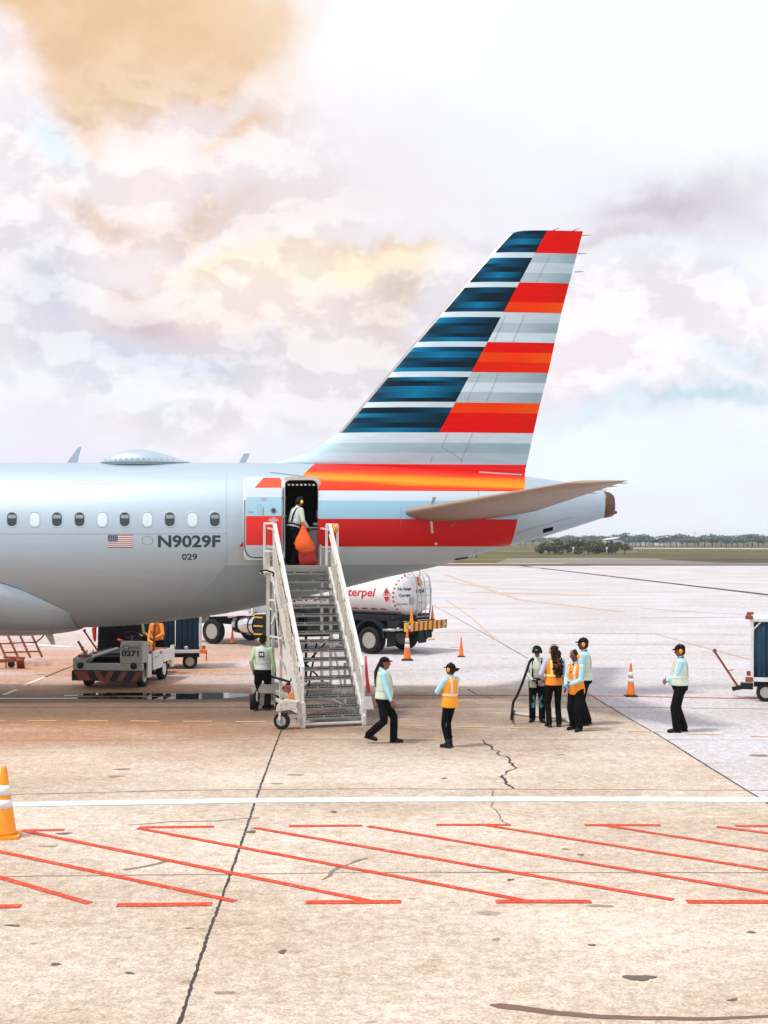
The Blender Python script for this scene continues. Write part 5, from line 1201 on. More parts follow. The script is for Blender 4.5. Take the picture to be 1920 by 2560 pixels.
b = MB(); b.prism([(7.0,1.20),(8.0,1.02),(8.1,1.12),(8.1,1.3),(7.0,1.3)], 'X', -1.2, -.7); b.bar((-1.2,6.8,1.2),(-1.2,8.9,1.08),.08); b.bar((-1.2,6.8,1.2),(-1.2,6.8,1.7),.08); b.build('fender', M['tank'], T)
def stowed(px, py, Y, h, lab, col='amber_cone'):
    p = at(px, py, Y); cone_make(lab, (p.x,p.y,p.z), h, col, 0, group=None)
T_deck = 1.126
for lx, lab, c_ in ((-.62,'amber cone stowed on the left end of the tanker rear deck','amber_cone'), (.72,'red-orange cone stowed on the right end of the tanker rear deck','orange_cone')):
    w_ = Matrix.Rotation(R(55.2), 3, 'Z') @ Vector((lx,.12,T_deck))+Vector((1.40,44.55,0)); cone_make(lab, tuple(w_), .50, c_, 0)
# ================================================================ BAGGAGE CARTS
def cart(label, loc, rz, grp='curtained baggage carts'):
    t = thing('baggage_cart', label, 'baggage cart', loc, rz, grp); Lx, Wy, z0, z1 = 2.7, 1.5, .56, 1.95
    b = MB(); b.box((0,0,z0-.02), (Lx,Wy,.10)); b.build('deck', M['white'], t, bevel=.01)
    b = MB(); b.box((0,0,z0-.14), (Lx-.15,Wy-.3,.14)).box((-Lx/2+.35,0,.30),(.16,Wy-.2,.12)).box((Lx/2-.35,0,.30),(.16,Wy-.2,.12)); b.build('underframe', M['chassis'], t)
    b = MB(); b.box((0,0,z1+.05), (Lx+.02,Wy+.02,.10)); b.build('roof', M['white'], t, bevel=.02)
    for sx in (-1,1):
        for sy in (-1,1):
            b = MB(); b.bar((sx*(Lx/2-.04),sy*(Wy/2-.04),z0), (sx*(Lx/2-.04),sy*(Wy/2-.04),z1+.02), .07); b.bar((sx*(Lx/2-.06),sy*(Wy/2-.045),z1-.20), (sx*(Lx/2-.24),sy*(Wy/2-.045),z1), .035); b.build('corner_post', M['white'], t)
            b = MB(); b.box((sx*(Lx/2+.03),sy*(Wy/2-.02),z1+.11), (.18,.14,.10)).box((sx*(Lx/2+.03),sy*(Wy/2-.0),z0-.02),(.18,.10,.12)); b.build('corner_bumper', M['rust' if sx < 0 else 'orange_cone'], t, bevel=.02)
            wheel(t, (sx*(Lx/2-.36),sy*(Wy/2-.12),.225), .225, .15, 'Y', 'steel')
    for sy in (-1, 1):
        for x0, x1 in ((-Lx/2+.1,-.22),(-.14,.5),(.56,Lx/2-.1)):
            b = MB(); n_ = 40; rg_ = []
            for z in (z0+.04, z0+.5, z1-.3, z1):
                rg_.append([Vector((x0+(x1-x0)*i/n_, sy*(Wy/2-.07)+.03*math.sin(i*1.25+z*.6)*(1 if z < z1 else .4)+.012*math.sin(i*.7), z)) for i in range(n_+1)])
            b.loft(rg_, caps=False, closed=False); o = b.build('curtain', M['bluecloth'], t); s_ = o.modifiers.new('thick', 'SOLIDIFY'); s_.thickness = .008
        b = MB(); b.bar((-.18,sy*(Wy/2-.04),z0), (-.18,sy*(Wy/2-.04),z1), .05); b.build('middle_post', M['white'], t)
    for sx in (-1, 1):
        b = MB(); b.box((sx*(Lx/2-.04),0,(z0+z1)/2), (.03,Wy-.16,z1-z0-.04)); b.build('end_panel', M['cream' if sx > 0 else 'bluecloth'], t)
    b = MB(); b.box((-Lx/2-.10,0,.30), (.3,.34,.14)).bar((-Lx/2-.2,-.1,.28), (-Lx/2-.45,-.1,.22), .10); b.build('drawbar_hinge', M['chassis'], t)
    b = MB(); b.bar((-Lx/2-.28,0,.22), (-Lx/2-.88,.0,1.14), .07, .05); b.bar((-Lx/2-.55,0,.66),(-Lx/2-.42,-.06,.70),.02); b.cyl((-Lx/2-.88,-.04,1.16), (-Lx/2-.88,.04,1.16), .05, 10); b.build('drawbar', M['rust'], t)
    b = MB(); b.box((Lx/2+.12,0,.45), (.10,.5,.06)).bar((Lx/2+.14,.2,.2),(Lx/2+.14,.2,.5),.035).bar((Lx/2+.14,-.2,.2),(Lx/2+.14,-.2,.5),.035).bar((Lx/2+.14,-.2,.22),(Lx/2+.14,.2,.22),.035); b.build('hitch', M['orange_cone'], t)
    return t
C1 = cart('blue-curtained baggage cart with raised rusty drawbar at the right edge', (10.47, 31.62, 0), R(-17))
wc = gd(457,1678)
C2 = dup(C1, loc=(-7.02, 39.75, 0), rz=R(8), label='blue-curtained baggage cart under the fuselage behind the grey tractor')
# ================================================================ BAGGAGE TRACTOR
TR = thing('baggage_tractor', 'low grey baggage tractor numbered 0271 with red and black striped bumper', 'baggage tractor', (-7.37,34.10,0), R(-7))
b = MB(); b.box((0,.08,.565), (1.92,.16,.19)); b.box((-.775,.55,.72), (.36,1.1,.13)); b.prism([(0,.66),(1.0,.66),(1.0,.94),(0,.79)], 'X', -.96,-.90); b.prism([(.10,.66),(.55,.66),(.55,1.0),(.10,.72)], 'X', -.60,-.56)
b.bar((-.66,.06,.76), (.10,.60,1.02), .26, .05); b.build('body', M['grey'], TR, bevel=.02)
b = MB(); b.prism([(0,.66),(.62,.66),(.62,1.20),(.12,1.26),(.02,1.14),(0,1.1)], 'X', .34, .96); b.build('cowl', M['grey'], TR, bevel=.03)
b = MB(); b.box((0,-.01,.335), (1.92,.14,.27)); b.build('bumper', M['blackp'], TR, bevel=.01); bu = kids(TR)[-1]
b = MB()
for k, x in enumerate((-.90,-.72,-.34,.05,.42,.82)):
    lean = .14 if k < 3 else -.14; w_ = .17; b.add([(x+lean*0,-.085,.46),(x+w_,-.085,.46),(x+w_+lean,-.085,.21),(x+lean,-.085,.21)] if x+w_+lean < .96 else [(x,-.085,.46),(.94,-.085,.46),(.92,-.085,.21),(x-.12,-.085,.21)], [(0,1,2,3)])
b.build('hazard_stripe', M['rust'], bu, fix=False)
b = MB(); b.box((-.15,1.0,.50), (1.5,1.9,.12)).box((-.12,.5,.62),(.9,.05,.34)).box((0,1.6,.62), (1.8,1.9,.3)); b.build('floor_pan', M['black'], TR)
b = MB(); b.box((.0,2.1,.80), (1.85,1.7,.06)); b.build('rear_deck', M['chassis'], TR); b = MB(); b.box((.55,2.2,.845), (.70,1.3,.03)); b.build('deck_mat', M['rust'], TR)
b = MB(); b.box((.955,.60,.55), (.05,.35,.62)).box((.975,1.32,.66), (.04,.92,.50)).box((.97,2.35,.70),(.05,1.1,.34)).box((.94,2.85,.62),(.04,.3,.62)); b.box((-.955,1.6,.62),(.04,2.4,.4)); b.build('body_panel', M['white'], TR, bevel=.01)
b = MB(); b.cur = 0
for q, (y0, z0, w_, h_) in enumerate(((1.0,.72,.2,.10),(1.25,.74,.12,.06),(1.45,.78,.15,.22),(1.62,.8,.1,.12))): b.add([(.998,y0,z0),(.998,y0+w_,z0),(.998,y0+w_,z0+h_*.4),(.998,y0,z0+h_*.4)], [(0,1,2,3)])
b.build('side_notice', M['line'], TR, fix=False)
for x, y in ((-.70,.55),(.78,.55),(-.70,2.35),(.78,2.35)): wheel(TR, (x,y,.30), .30, .20, 'X', 'white')
b = MB()
for x in (-.74,.73): b.lathe([(.085,0),(.085,-.05),(.07,-.06)], (x,0,.60), 'Y', 20)
b.build('headlight', M['blackp'], TR); hl = kids(TR)[-1]
b = MB()
for x in (-.74,.73): b.ell((x,-.062,.60), (.055,.03,.055), 14)
b.build('headlight_lens', M['lamp'], hl)
b = MB(); text_flat(b, '0271', (.39,-.008,.85), (1,0,0), (0,0,1), .48, .17, .05); b.build('fleet_number', M['pltblue'], TR, fix=False)
b = MB(); b.add([(x_,-.006,z_) for x_, z_ in ((.44,1.04),(.60,1.04),(.61,1.05),(.61,1.13),(.60,1.14),(.44,1.14),(.43,1.13),(.43,1.05))], [tuple(range(8))]); text_flat(b, 'ENZIES', (.625,-.006,1.065), (1,0,0), (0,0,1), .27, .055, .01); b.cur = 1; text_flat(b, 'M', (.45,-.010,1.055), (1,0,0), (0,0,1), .14, .07, .04, .15); b.build('cowl_lettering', [M['pltblue'], M['white']], TR, fix=False)
b = MB(); ctr = Vector((.52,.55,1.36)); e = Euler((R(-35),0,0)).to_matrix(); b.tube([ctr+e @ Vector((.21*math.cos(2*PI*i/24), .21*math.sin(2*PI*i/24), 0)) for i in range(24)], .018, 8, closed=True)
for a in (0, 120, 240): b.bar(ctr, ctr+e @ Vector((.2*math.cos(R(a)), .2*math.sin(R(a)), 0)), .02)
b.cyl(ctr, (.55,.25,1.15), .025, 8); b.build('steering_wheel', M['blackp'], TR)
b = MB(); b.box((.35,1.25,.86), (.55,.5,.14)).box((.35,1.50,1.08), (.55,.10,.42)); b.build('seat', M['black'], TR, bevel=.04)
b = MB(); b.box((-.66,.12,.84), (.34,.16,.07)); b.build('tow_hook_housing', M['rust'], TR); b = MB(); b.bar((-.62,.12,.86), (-.92,.30,1.22), .045).bar((-.78,.18,1.0),(-.70,.1,1.08),.03); b.build('tow_lever', M['rust'], TR)
b = MB(); b.bar((.86,1.3,.8),(.90,1.3,1.62),.05); b.build('canopy_post', M['rust'], TR)
# yellow loader boom reaching the hold
BL = thing('belt_loader', 'yellow belt loader boom slanting up to the aircraft belly behind the tractor', 'belt loader', (-7.1,39.0,0), 0)
b = MB(); p0, p1 = at(302,1562,37.6), at(384,1612,37.2); b.bar(p0, p1, .14, .10); q_ = Vector((0,.8,0)); b.bar(p0+q_, p1+q_, .14, .10); b.build('boom_rail', M['yellow'], BL, world=True)
b = MB(); b.add([p0, p1, p1+q_, p0+q_], [(0,1,2,3)]); o = b.build('conveyor_belt', M['rubber'], BL, world=True); s_ = o.modifiers.new('t', 'SOLIDIFY'); s_.thickness = .04
b = MB(); b.bar((p1.x,p1.y+.1,.35), p1, .08).bar((p0.x+.4,p0.y+.1,.35), p0.lerp(p1,.35), .08).box((p0.x+.5,p0.y+.45,.38),(1.6,.9,.22)); b.build('loader_chassis', M['yellow'], BL, world=True)
for dx in (-.05,1.05):
    for dy in (0,.9):
        o = wheel(BL, (0,0,0), .22, .14, 'Y', 'steel'); o.matrix_parent_inverse = wm(BL).inverted(); o.location = (p0.x+dx, p0.y+dy, .22)
# black covered bin
BB = thing('cargo_bin', 'black canvas-covered load standing on the ground behind the tractor under the fuselage', 'cargo bin', (-7.75,37.6,0), R(3))
b = MB(); b.box((0,0,.42), (1.25,.9,.12)); b.build('pallet', M['chassis'], BB)
b = MB(); rr = random.Random(4); rg_ = []
for z, k in ((.48,1.0),(.8,1.03),(1.15,1.0),(1.45,.98),(1.6,.93),(1.68,.80),(1.70,.3)):
    row = []
    for i in range(48):
        a = 2*PI*i/48; ca, sa = math.cos(a), math.sin(a); q = (abs(ca)**5+abs(sa)**5)**(-1/5); f = 1+.03*math.sin(i*1.7+z*3)
        row.append(Vector((.60*k*q*ca*f, .43*k*q*sa*f, z+.02*math.sin(i)-(.12 if ca > .4 and z > 1.5 else 0))))
    rg_.append(row)
b.loft(rg_); b.build('canvas_cover', M['black'], BB)
for x, y in ((-.5,-.35),(.5,-.35),(-.5,.35),(.5,.35)): wheel(BB, (x,y,.18), .18, .1, 'X', 'steel')
b = MB(); b.tube([(-.66,-.3,1.55),(-.70,-.34,1.35),(-.68,-.36,1.1),(-.66,-.4,1.0)], [.05,.07,.05,.02], 8); b.build('hanging_flag', M['redp'], BB)
b = MB(); b.tube([(.0,-.47,1.08),(.10,-.50,1.02),(.16,-.47,1.0)], [.03,.06,.02], 8); b.build('red_tag', M['redp'], BB)
b = MB(); b.bar((.03,-.5,.82),(.10,-.5,.62),.04).box((.30,-.52,.86),(.4,.06,.10),Euler((0,R(-12),0)).to_matrix()); b.build('strap_buckle', M['cream'], BB)
# ================================================================ RED MAINTENANCE STEPS (left edge)
MS = thing('maintenance_steps', 'rust-red mobile maintenance steps at the left edge under the fuselage', 'mobile steps', (-11.9,39.6,0), 0)
def ms(px, py, Y): return at(px, py, Y)
dirv = Vector((-.62,.55,.95)); w_ = Vector((.42,.20,0))
base = gd(14,1648, .0); base.z = .30; base = at(16,1646,39.6)
for k in range(4):
    p = base+w_*k*.78*1.0; b = MB(); b.bar(p, p+dirv*2.6, .05); b.build('rail', M['rust'], MS, world=True)
for k in range(9):
    p = base+dirv*(.18+.28*k); b = MB(); b.bar(p-w_*.0, p+w_*2.34, .06, .04); b.build('step', M['rust'], MS, world=True)
q = base+w_*2.34; b = MB(); b.tube([q+dirv*.45, q+Vector((.0,0,.62)), q+Vector((.30,.0,1.05)), q+Vector((.10,.0,1.45)), q+dirv*1.6+Vector((.1,0,.5))], .022, 8); b.tube([base+w_*1.4+dirv*.8, base+w_*1.5+Vector((-.1,0,1.15)), base+w_*1.2+Vector((-.2,.2,1.75))], .02, 8); b.build('handrail', M['chassis'], MS, world=True)
b = MB(); p = at(-40,1655,39.3); p2 = at(58,1649,39.3); b.bar(p, p2, .12, .10).bar(at(10,1643,39.4), at(62,1645,39.2), .06).bar(at(50,1648,39.2), gd(53,1670), .22,.10).bar(at(15,1648,39.3), gd(15,1668), .04); b.build('base_frame', M['rust'], MS, world=True)
for px in (28,-30):
    p = gd(px,1669); o = wheel(MS, (0,0,0), .11, .07, 'X', 'chassis'); o.matrix_parent_inverse = wm(MS).inverted(); o.location = (p.x,p.y,.11); o.rotation_euler = (0,0,R(80))
# ================================================================ PEOPLE  (local frame: +y forward, +x to the person's right, 1.75 m tall)
def ik(a, c, l1, l2, pole):
    a, c = Vector(a), Vector(c); d = c-a; L = d.length; m_ = (l1+l2)*.999
    if L > m_: c = a+d*(m_/L); d = c-a; L = m_
    x = (l1*l1-l2*l2+L*L)/(2*L); h = math.sqrt(max(0, l1*l1-x*x)); u = d/L; p = Vector(pole); p = (p-u*p.dot(u)).normalized()
    return a+u*x+p*h, c
RINGS = [(.80,.158,.130,0),(.88,.172,.136,-.005),(.96,.166,.132,0),(1.05,.156,.126,.005),(1.15,.156,.126,.008),(1.27,.166,.130,.008),(1.36,.160,.112,.0),(1.42,.140,.090,-.005),(1.46,.095,.068,-.008),(1.49,.06,.055,-.005)]
class Fig:
    def __init__(s, label, px, py, face, H, outfit, lean=0, feet=None, hands=None, head=(0,0), cat='person', grp=None, z=0., Y=None, hip=0., belly=0., twist=0.):
        g = gd(px, py) if Y is None else at(px, py, Y); s.root = thing('person', label, cat, (g.x, g.y, z), R(face), grp); k = H/1.75; s.root.scale = (k,k,k)
        s.o = outfit; s.lean = Matrix.Rotation(R(-lean), 3, 'X'); s.tw = Matrix.Rotation(R(twist), 3, 'Z'); s.P = Vector((hip,0,0)); s.belly = belly
        feet = feet or {}; s.feet = {}
        drop = 0
        for sd in (-1, 1):
            f = feet.get(sd, (sd*.10,0,0,8*-sd)); s.feet[sd] = f
            d_ = math.hypot(f[0]-sd*.09-hip, f[1]); drop = max(drop, .90-math.sqrt(max(.2, .81*.995-d_*d_))-.0-max(0, f[2]) if d_ > .1 else 0)
        s.drop = drop; s.hands = hands or {}; s.headrot = (Matrix.Rotation(R(head[0]), 3, 'Z') @ Matrix.Rotation(R(-head[1]), 3, 'X'))
        s.mk()
    def up(s, p):         # carry a torso point with the lean
        p = Vector(p); q = s.lean @ (s.tw @ Vector((p.x, p.y, p.z-.92))); return q+s.P+Vector((0,0,.92-s.drop))
    def ring_(s, z, k=1., n=28):
        for (z0,a0,b0,c0), (z1,a1,b1,c1) in zip(RINGS[:-1], RINGS[1:]):
            if z <= z1 or z1 == RINGS[-1][0]:
                t = max(0, min(1, (z-z0)/(z1-z0))); rx, ry, cy = a0+(a1-a0)*t, b0+(b1-b0)*t, c0+(c1-c0)*t; break
        bl = s.belly*math.exp(-((z-1.03)/.13)**2)
        return rx*k+bl*.4, ry*k+bl, cy+bl*.6
    def torso(s, mb, z0, z1, k=1., n=28, close=True, pad=0.):
        zs = [z0]+[r[0] for r in RINGS if z0 < r[0] < z1]+[z1]; rings = []
        for z in zs:
            rx, ry, cy = s.ring_(z, k); rings.append([s.up(((rx+pad)*math.cos(2*PI*i/n), cy+(ry+pad)*math.sin(2*PI*i/n), z)) for i in range(n)])
        mb.loft(rings, caps=close)
    def band(s, z0, z1, k, pad, m, name='reflective_band'):
        mb = MB(); s.torso(mb, z0, z1, k, 36, False, pad); o = mb.build(name, M[m], s.root, fix=False)
    def strap(s, x, k, pad, m, z0=1.03, w=.05, sides=(-1,1), top=1.43):
        mb = MB()
        for sd in sides:
            vs = []
            zs = [z0+(top-z0)*i/10 for i in range(11)]
            for z in zs:
                rx, ry, cy = s.ring_(z, k)
                for q in (-w/2, w/2):
                    xx = x+q; yy = cy+sd*(ry+pad)*math.sqrt(max(0.02, 1-(xx/(rx+pad))**2)); vs.append(s.up((xx, yy, z)))
            mb.add(vs, [(2*i, 2*i+1, 2*i+3, 2*i+2) for i in range(10)])
        mb.build('reflective_strap', M[m], s.root, fix=False)
    def mk(s):
        o = s.o; root = s.root; skin = M[o.get('skin', 'skin')]
        # joints
        J = {}
        for sd in (-1, 1):
            hip = Vector((sd*.088, 0, .90-s.drop))+s.P; f = s.feet[sd]; ank = Vector((f[0], f[1]-.02, .085+f[2])); kn, ank = ik(hip, ank, .425, .415, (sd*.12+ (f[4] if len(f) > 4 else 0), 1, 0)); J['hip', sd], J['kn', sd], J['ank', sd] = hip, kn, ank
            sh = s.up((sd*.178, -.005, 1.405)); hd = s.hands.get(sd, (sd*.26,.06,.80)); ep = hd[3:6] if len(hd) >= 6 else (sd*.5,-1,-.1)
            el_, wr = ik(sh, s.up(hd[:3]), .285, .25, ep); J['sh', sd], J['el', sd], J['wr', sd] = sh, el_, wr
        nk = s.up((0,-.01,1.49)); hc = s.up((0,.012,1.625))+ (s.headrot @ Vector((0,.0,.0))); HR = s.headrot; s.J = J; s.hc = hc
        H_ = lambda *p: hc+HR @ Vector(p)
        # ---------- body
        b = MB(); s.torso(b, .92, 1.49, .86)
        b.cone(s.up((0,-.012,1.44)), .058, H_(0,-.015,-.06), .052)
        b.ell(H_(0,-.008,.022), (.076,.094,.098), 20, HR); b.ell(H_(0,.018,-.045), (.058,.070,.070), 18, HR); b.ell(H_(0,.050,-.088), (.030,.030,.026), 12, HR)
        b.cone(H_(0,.088,.012), .010, H_(0,.104,-.022), .015, 8); b.ell(H_(0,.085,-.052), (.026,.012,.010), 10, HR); b.ell(H_(0,.078,.028),(.055,.014,.010),10,HR)
        for sd in (-1, 1): b.ell(H_(sd*.080,-.012,-.005), (.012,.020,.032), 10, HR)
        for sd in (-1, 1):
            b.cone(s.up((sd*.10,0,1.40)), .055, J['sh', sd], .050); b.cone(J['sh', sd], .048, J['el', sd], .036); b.cone(J['el', sd], .038, J['wr', sd], .026)
            b.cone(J['hip', sd], .060, J['kn', sd], .040); b.cone(J['kn', sd], .042, J['ank', sd], .030); b.cone(J['hip', sd], .08, s.up((0,0,.92)), .08)
            yaw = R(s.feet[sd][3]); fd = Vector((-math.sin(yaw), math.cos(yaw), -max(0, s.feet[sd][2])*2.2)).normalized(); b.cone(J['ank', sd], .034, J['ank', sd]+fd*.14+Vector((0,0,-.045)), .026)
            # hand
            d = (J['wr', sd]-J['el', sd]).normalized(); g = s.hands.get(sd, ()); hd_ = Vector(g[6:9]) if len(g) >= 9 else d+Vector((0,.15,-.25)); hd_ = hd_.normalized(); wr = J['wr', sd]
            inward = Vector((-sd,0,0)) if len(g) < 12 else Vector(g[9:12]); pn = (inward-hd_*inward.dot(hd_)).normalized(); across = hd_.cross(pn)*sd; curl = o.get('curl', 35)
            if across.dot(Vector((0,1,.3))) < 0 and len(g) < 12: across = -across
            for q in range(4):
                a = (q-1.5)*.0195; base = wr+hd_*.012+across*a*.6; kk = wr+hd_*(.092-.004*abs(q-1))+across*a; b.cone(base, .015, kk, .0125, 8)
                ln = (.038,.044,.041,.031)[q]; r1 = R(curl*.6); r2 = R(curl*1.5); f1 = kk+(hd_*math.cos(r1)+pn*math.sin(r1))*ln; f2 = f1+(hd_*math.cos(r2)+pn*math.sin(r2))*ln*.85
                b.cone(kk, .0105, f1, .0095, 8); b.cone(f1, .0095, f2, .0085, 8)
            t0 = wr+hd_*.03+across*.022; t1 = t0+(across*.75+hd_*.5+pn*.45).normalized()*.042; t2 = t1+(hd_*.85+pn*.5+across*.1).normalized()*.034; b.cone(t0, .014, t1, .0115, 8); b.cone(t1, .011, t2, .009, 8)
        hands_w = [J['wr', -1], J['wr', 1]]
        gl = o.get('gloves')
        def colr(c, n_):
            if gl and min((c-h).length for h in hands_w) < .22 and c.z < 1.3 and any((c-h).length < .2 and (c-J['el', q]).length > .24 for h, q in zip(hands_w, (-1, 1))): return 1
            return 0
        remesh(b, 'body', [skin]+([M[gl]] if gl else []), root, .0085, 1, colr if gl else None)
        b = MB()
        for sd in (-1, 1): b.ell(H_(sd*.030,.083,.012), (.013,.010,.008), 10, HR)
        b.build('eyes', M['blackp'], root)
        # ---------- trousers
        b = MB(); s.torso(b, .84, o.get('waist', 1.0), 1.0, pad=.006); tf = o.get('fit', 1.)
        for sd in (-1, 1):
            hp = J['hip', sd]; b.cone(hp+Vector((0,0,-.0)), .098*tf, hp.lerp(J['kn', sd], .5), .082*tf); b.cone(hp.lerp(J['kn', sd], .5), .082*tf, J['kn', sd], .066*tf); b.cone(J['kn', sd], .066*tf, J['kn', sd].lerp(J['ank', sd], .4), .066*tf); b.cone(J['kn', sd].lerp(J['ank', sd], .4), .066*tf, J['ank', sd]+Vector((0,0,.0)), (.050+.016*(tf > .95))*tf); b.cone(hp, .09, s.up((0,-.02,.90)), .10)
            b.ell(hp+Vector((-sd*.01,-.055,.0)), (.085,.075,.095), 14)
            rr = random.Random(int(hp.x*1000)+3)
            for q in range(4 if tf > .9 else 2):
                t_ = rr.uniform(.3, .98); p = J['kn', sd].lerp(J['ank', sd], t_); rd = Vector((rr.uniform(-1,1), rr.uniform(-1,1), 0)).normalized(); b.cone(p+rd*.03, .045*tf, p-rd*.01+Vector((0,0,.03)), .05*tf)
        o_ = remesh(b, 'trousers', M[o.get('trousers', 'black')], root, .013, 2)
        # ---------- boots
        b = MB()
        for sd in (-1, 1):
            f = s.feet[sd]; yaw = R(f[3]); A = J['ank', sd]; tilt = max(0, f[2])*3.2; tip = min(tilt, .9)
            fd = Vector((-math.sin(yaw)*math.cos(tip), math.cos(yaw)*math.cos(tip), -math.sin(tip))); dn = Vector((math.sin(yaw)*0, 0, -1)); dn = (dn-fd*dn.dot(fd)).normalized()
            hl = A+dn*.045-fd*.035; b.cone(A+Vector((0,0,.05)), .050, A, .050); b.cone(hl, .040, hl+fd*.10+dn*.002, .045); b.cone(hl+fd*.10, .044, hl+fd*.20+dn*.006, .036); b.cone(A, .048, hl+fd*.10-dn*.02, .04)
            sd_ = fd.cross(dn).normalized(); c_ = hl+fd*.085+dn*.030; Mx = Matrix((sd_, fd, -dn)).transposed(); b.box(c_, (.082,.27,.022), Mx)
        remesh(b, 'boots', M['boot'], root, .011, 1)
        # ---------- shirt
        b = MB(); s.torso(b, .96, 1.47, 1.0, pad=.004)
        for sd in (-1, 1):
            b.cone(s.up((sd*.10,0,1.385)), .072, J['sh', sd], .066); b.cone(J['sh', sd], .064, J['sh', sd].lerp(J['el', sd], .5), .060); b.cone(J['sh', sd].lerp(J['el', sd], .5), .06, J['el', sd], .050); b.cone(J['el', sd], .052, J['el', sd].lerp(J['wr', sd], .5), .048); b.cone(J['el', sd].lerp(J['wr', sd], .5), .048, J['wr', sd].lerp(J['el', sd], .06), .037)
        b.cone(s.up((0,-.01,1.45)), .064, s.up((0,-.01,1.50)), .058)
        remesh(b, 'shirt', M[o.get('shirt', 'cyan')], root, .0125, 2)
        # ---------- vest
        v = o.get('vest')
        if v:
            b = MB(); zl = o.get('vlen', .90); s.torso(b, zl, 1.445, 1.06, pad=.020)
            for sd in (-1, 1): b.cone(s.up((sd*.07,0,1.40)), .082, s.up((sd*.150,0,1.395)), .070)
            remesh(b, 'vest', M[v], root, .0125, 2)
            bm_ = o.get('band', 'band'); s.band(1.09, 1.14, 1.06, .028, bm_)
            if o.get('band2'): s.band(.96, 1.01, 1.06, .028, bm_)
            for x in (-.088, .088): s.strap(x, 1.06, .027, bm_, 1.14)
            if o.get('open'):
                b = MB(); vs = []
                for i in range(12):
                    z = zl+.01+(1.40-zl)*i/11; rx_, ry_, cy_ = s.ring_(z, 1.06)
                    for q in (-.010, .010): vs.append(s.up((q, cy_+ry_+.028, z)))
                b.add(vs, [(2*i, 2*i+1, 2*i+3, 2*i+2) for i in range(11)]); b.build('vest_zip', M['cap'], root, fix=False)
        # collar and tie
        if o.get('collar'):
            b = MB(); b.tube([s.up((.052*math.cos(R(a)), -.008+.054*math.sin(R(a)), 1.487-.012*math.sin(R(a)))) for a in range(110, 431, 20)], .014, 6); b.build('collar', M[o['collar']], root)
        if o.get('scarf'):
            b = MB(); b.cone(s.up((0,.06,1.46)), .022, s.up((.0,.135,1.30)), .026).cone(s.up((0,.135,1.30)), .03, s.up((0,.145,1.18)), .014); b.build('tie', M[o['scarf']], root)
        if o.get('harness'):
            b = MB()
            for x in (-.10,.10): b.tube([s.up((x, -.155, 1.05)), s.up((x, -.155, 1.25)), s.up((x, -.10, 1.42)), s.up((x,0,1.475)), s.up((x,.10,1.40)), s.up((x,.15,1.2)), s.up((x,.15,1.02))], .018, 6)
            b.build('harness', M['cap'], root); s.band(1.00, 1.045, 1.06, .03, 'cap', 'belt')
        # ---------- hair and headgear
        h = o.get('hair', 'short'); b = MB()
        b.ell(H_(0,-.022,.030), (.083,.094,.098), 18, HR); b.ell(H_(0,-.048,-.020), (.074,.062,.075), 14, HR)
        rr = random.Random(9)
        if h == 'pony':
            P = [H_(0,-.10,.02), H_(0,-.135,-.04), s.up((.0,-.17,1.44)), s.up((.0,-.165,1.25)), s.up((0,-.15,1.08))]; rs = [.032,.034,.036,.030,.014]
            for i in range(4): b.cone(P[i], rs[i], P[i+1], rs[i+1])
        if h == 'bun': b.ell(H_(0,-.075,.095), (.045,.045,.042), 12)
        if h == 'curly':
            for i in range(520):
                t = rr.random(); c_ = H_(0,-.05,.05).lerp(s.up((.04,-.16,1.12)), t); r_ = .062+.075*math.sin(PI*min(1, t*.8+.12)); d = Vector((rr.gauss(0,1), rr.gauss(0,.6), rr.gauss(0,.7))).normalized()*r_*rr.uniform(.5,1); b.ell(c_+d+Vector((.03*t,-.02,0)), (rr.uniform(.013,.024),)*3, 6)
        if h == 'low': b.ell(H_(.02,-.10,.0), (.04,.05,.05), 10); [b.cone(H_(.02,-.12,.02), .018, H_(.03+.02*q,-.16-.02*q,-.05+.03*q), .008) for q in range(3)]
        if h != 'none': remesh(b, 'hair', M['curl' if h == 'curly' else 'hair'], root, .008 if h == 'curly' else .010, 1)
        if o.get('cap'):
            b = MB(); rings = []
            for t in (0,.25,.5,.75,.92,1.):
                r_ = math.cos(t*PI/2); rings.append([H_((.090*r_+.001)*math.cos(2*PI*i/26), -.010+(.106*r_+.001)*math.sin(2*PI*i/26), .048+.085*math.sin(t*PI/2)) for i in range(26)])
            b.loft(rings); b.ell(H_(0,-.01,.134), (.008,.008,.005), 8)
            c0 = o['cap']; o1 = b.build('cap', M[c0], root)
            b = MB(); top = []; bot = []
            for i in range(13):
                a = R(20+140*i/12); top.append(H_(.082*math.cos(a), -.01+.100*math.sin(a), .058)); bot.append(H_(.078*math.cos(a), .085*math.sin(a)+.075, .040-.012*abs(math.cos(a))))
            b.add(top+bot, [(i, i+1, 13+i+1, 13+i) for i in range(12)], True); q = b.build('visor', M[c0], o1); m_ = q.modifiers.new('t', 'SOLIDIFY'); m_.thickness = .006
            if o.get('badge'):
                b = MB(); b.add([H_(x_, .094, z_) for x_, z_ in ((-.035,.075),(.035,.075),(.03,.10),(-.03,.10))], [(0,1,2,3)]); b.build('cap_badge', M['band'], o1, fix=False)
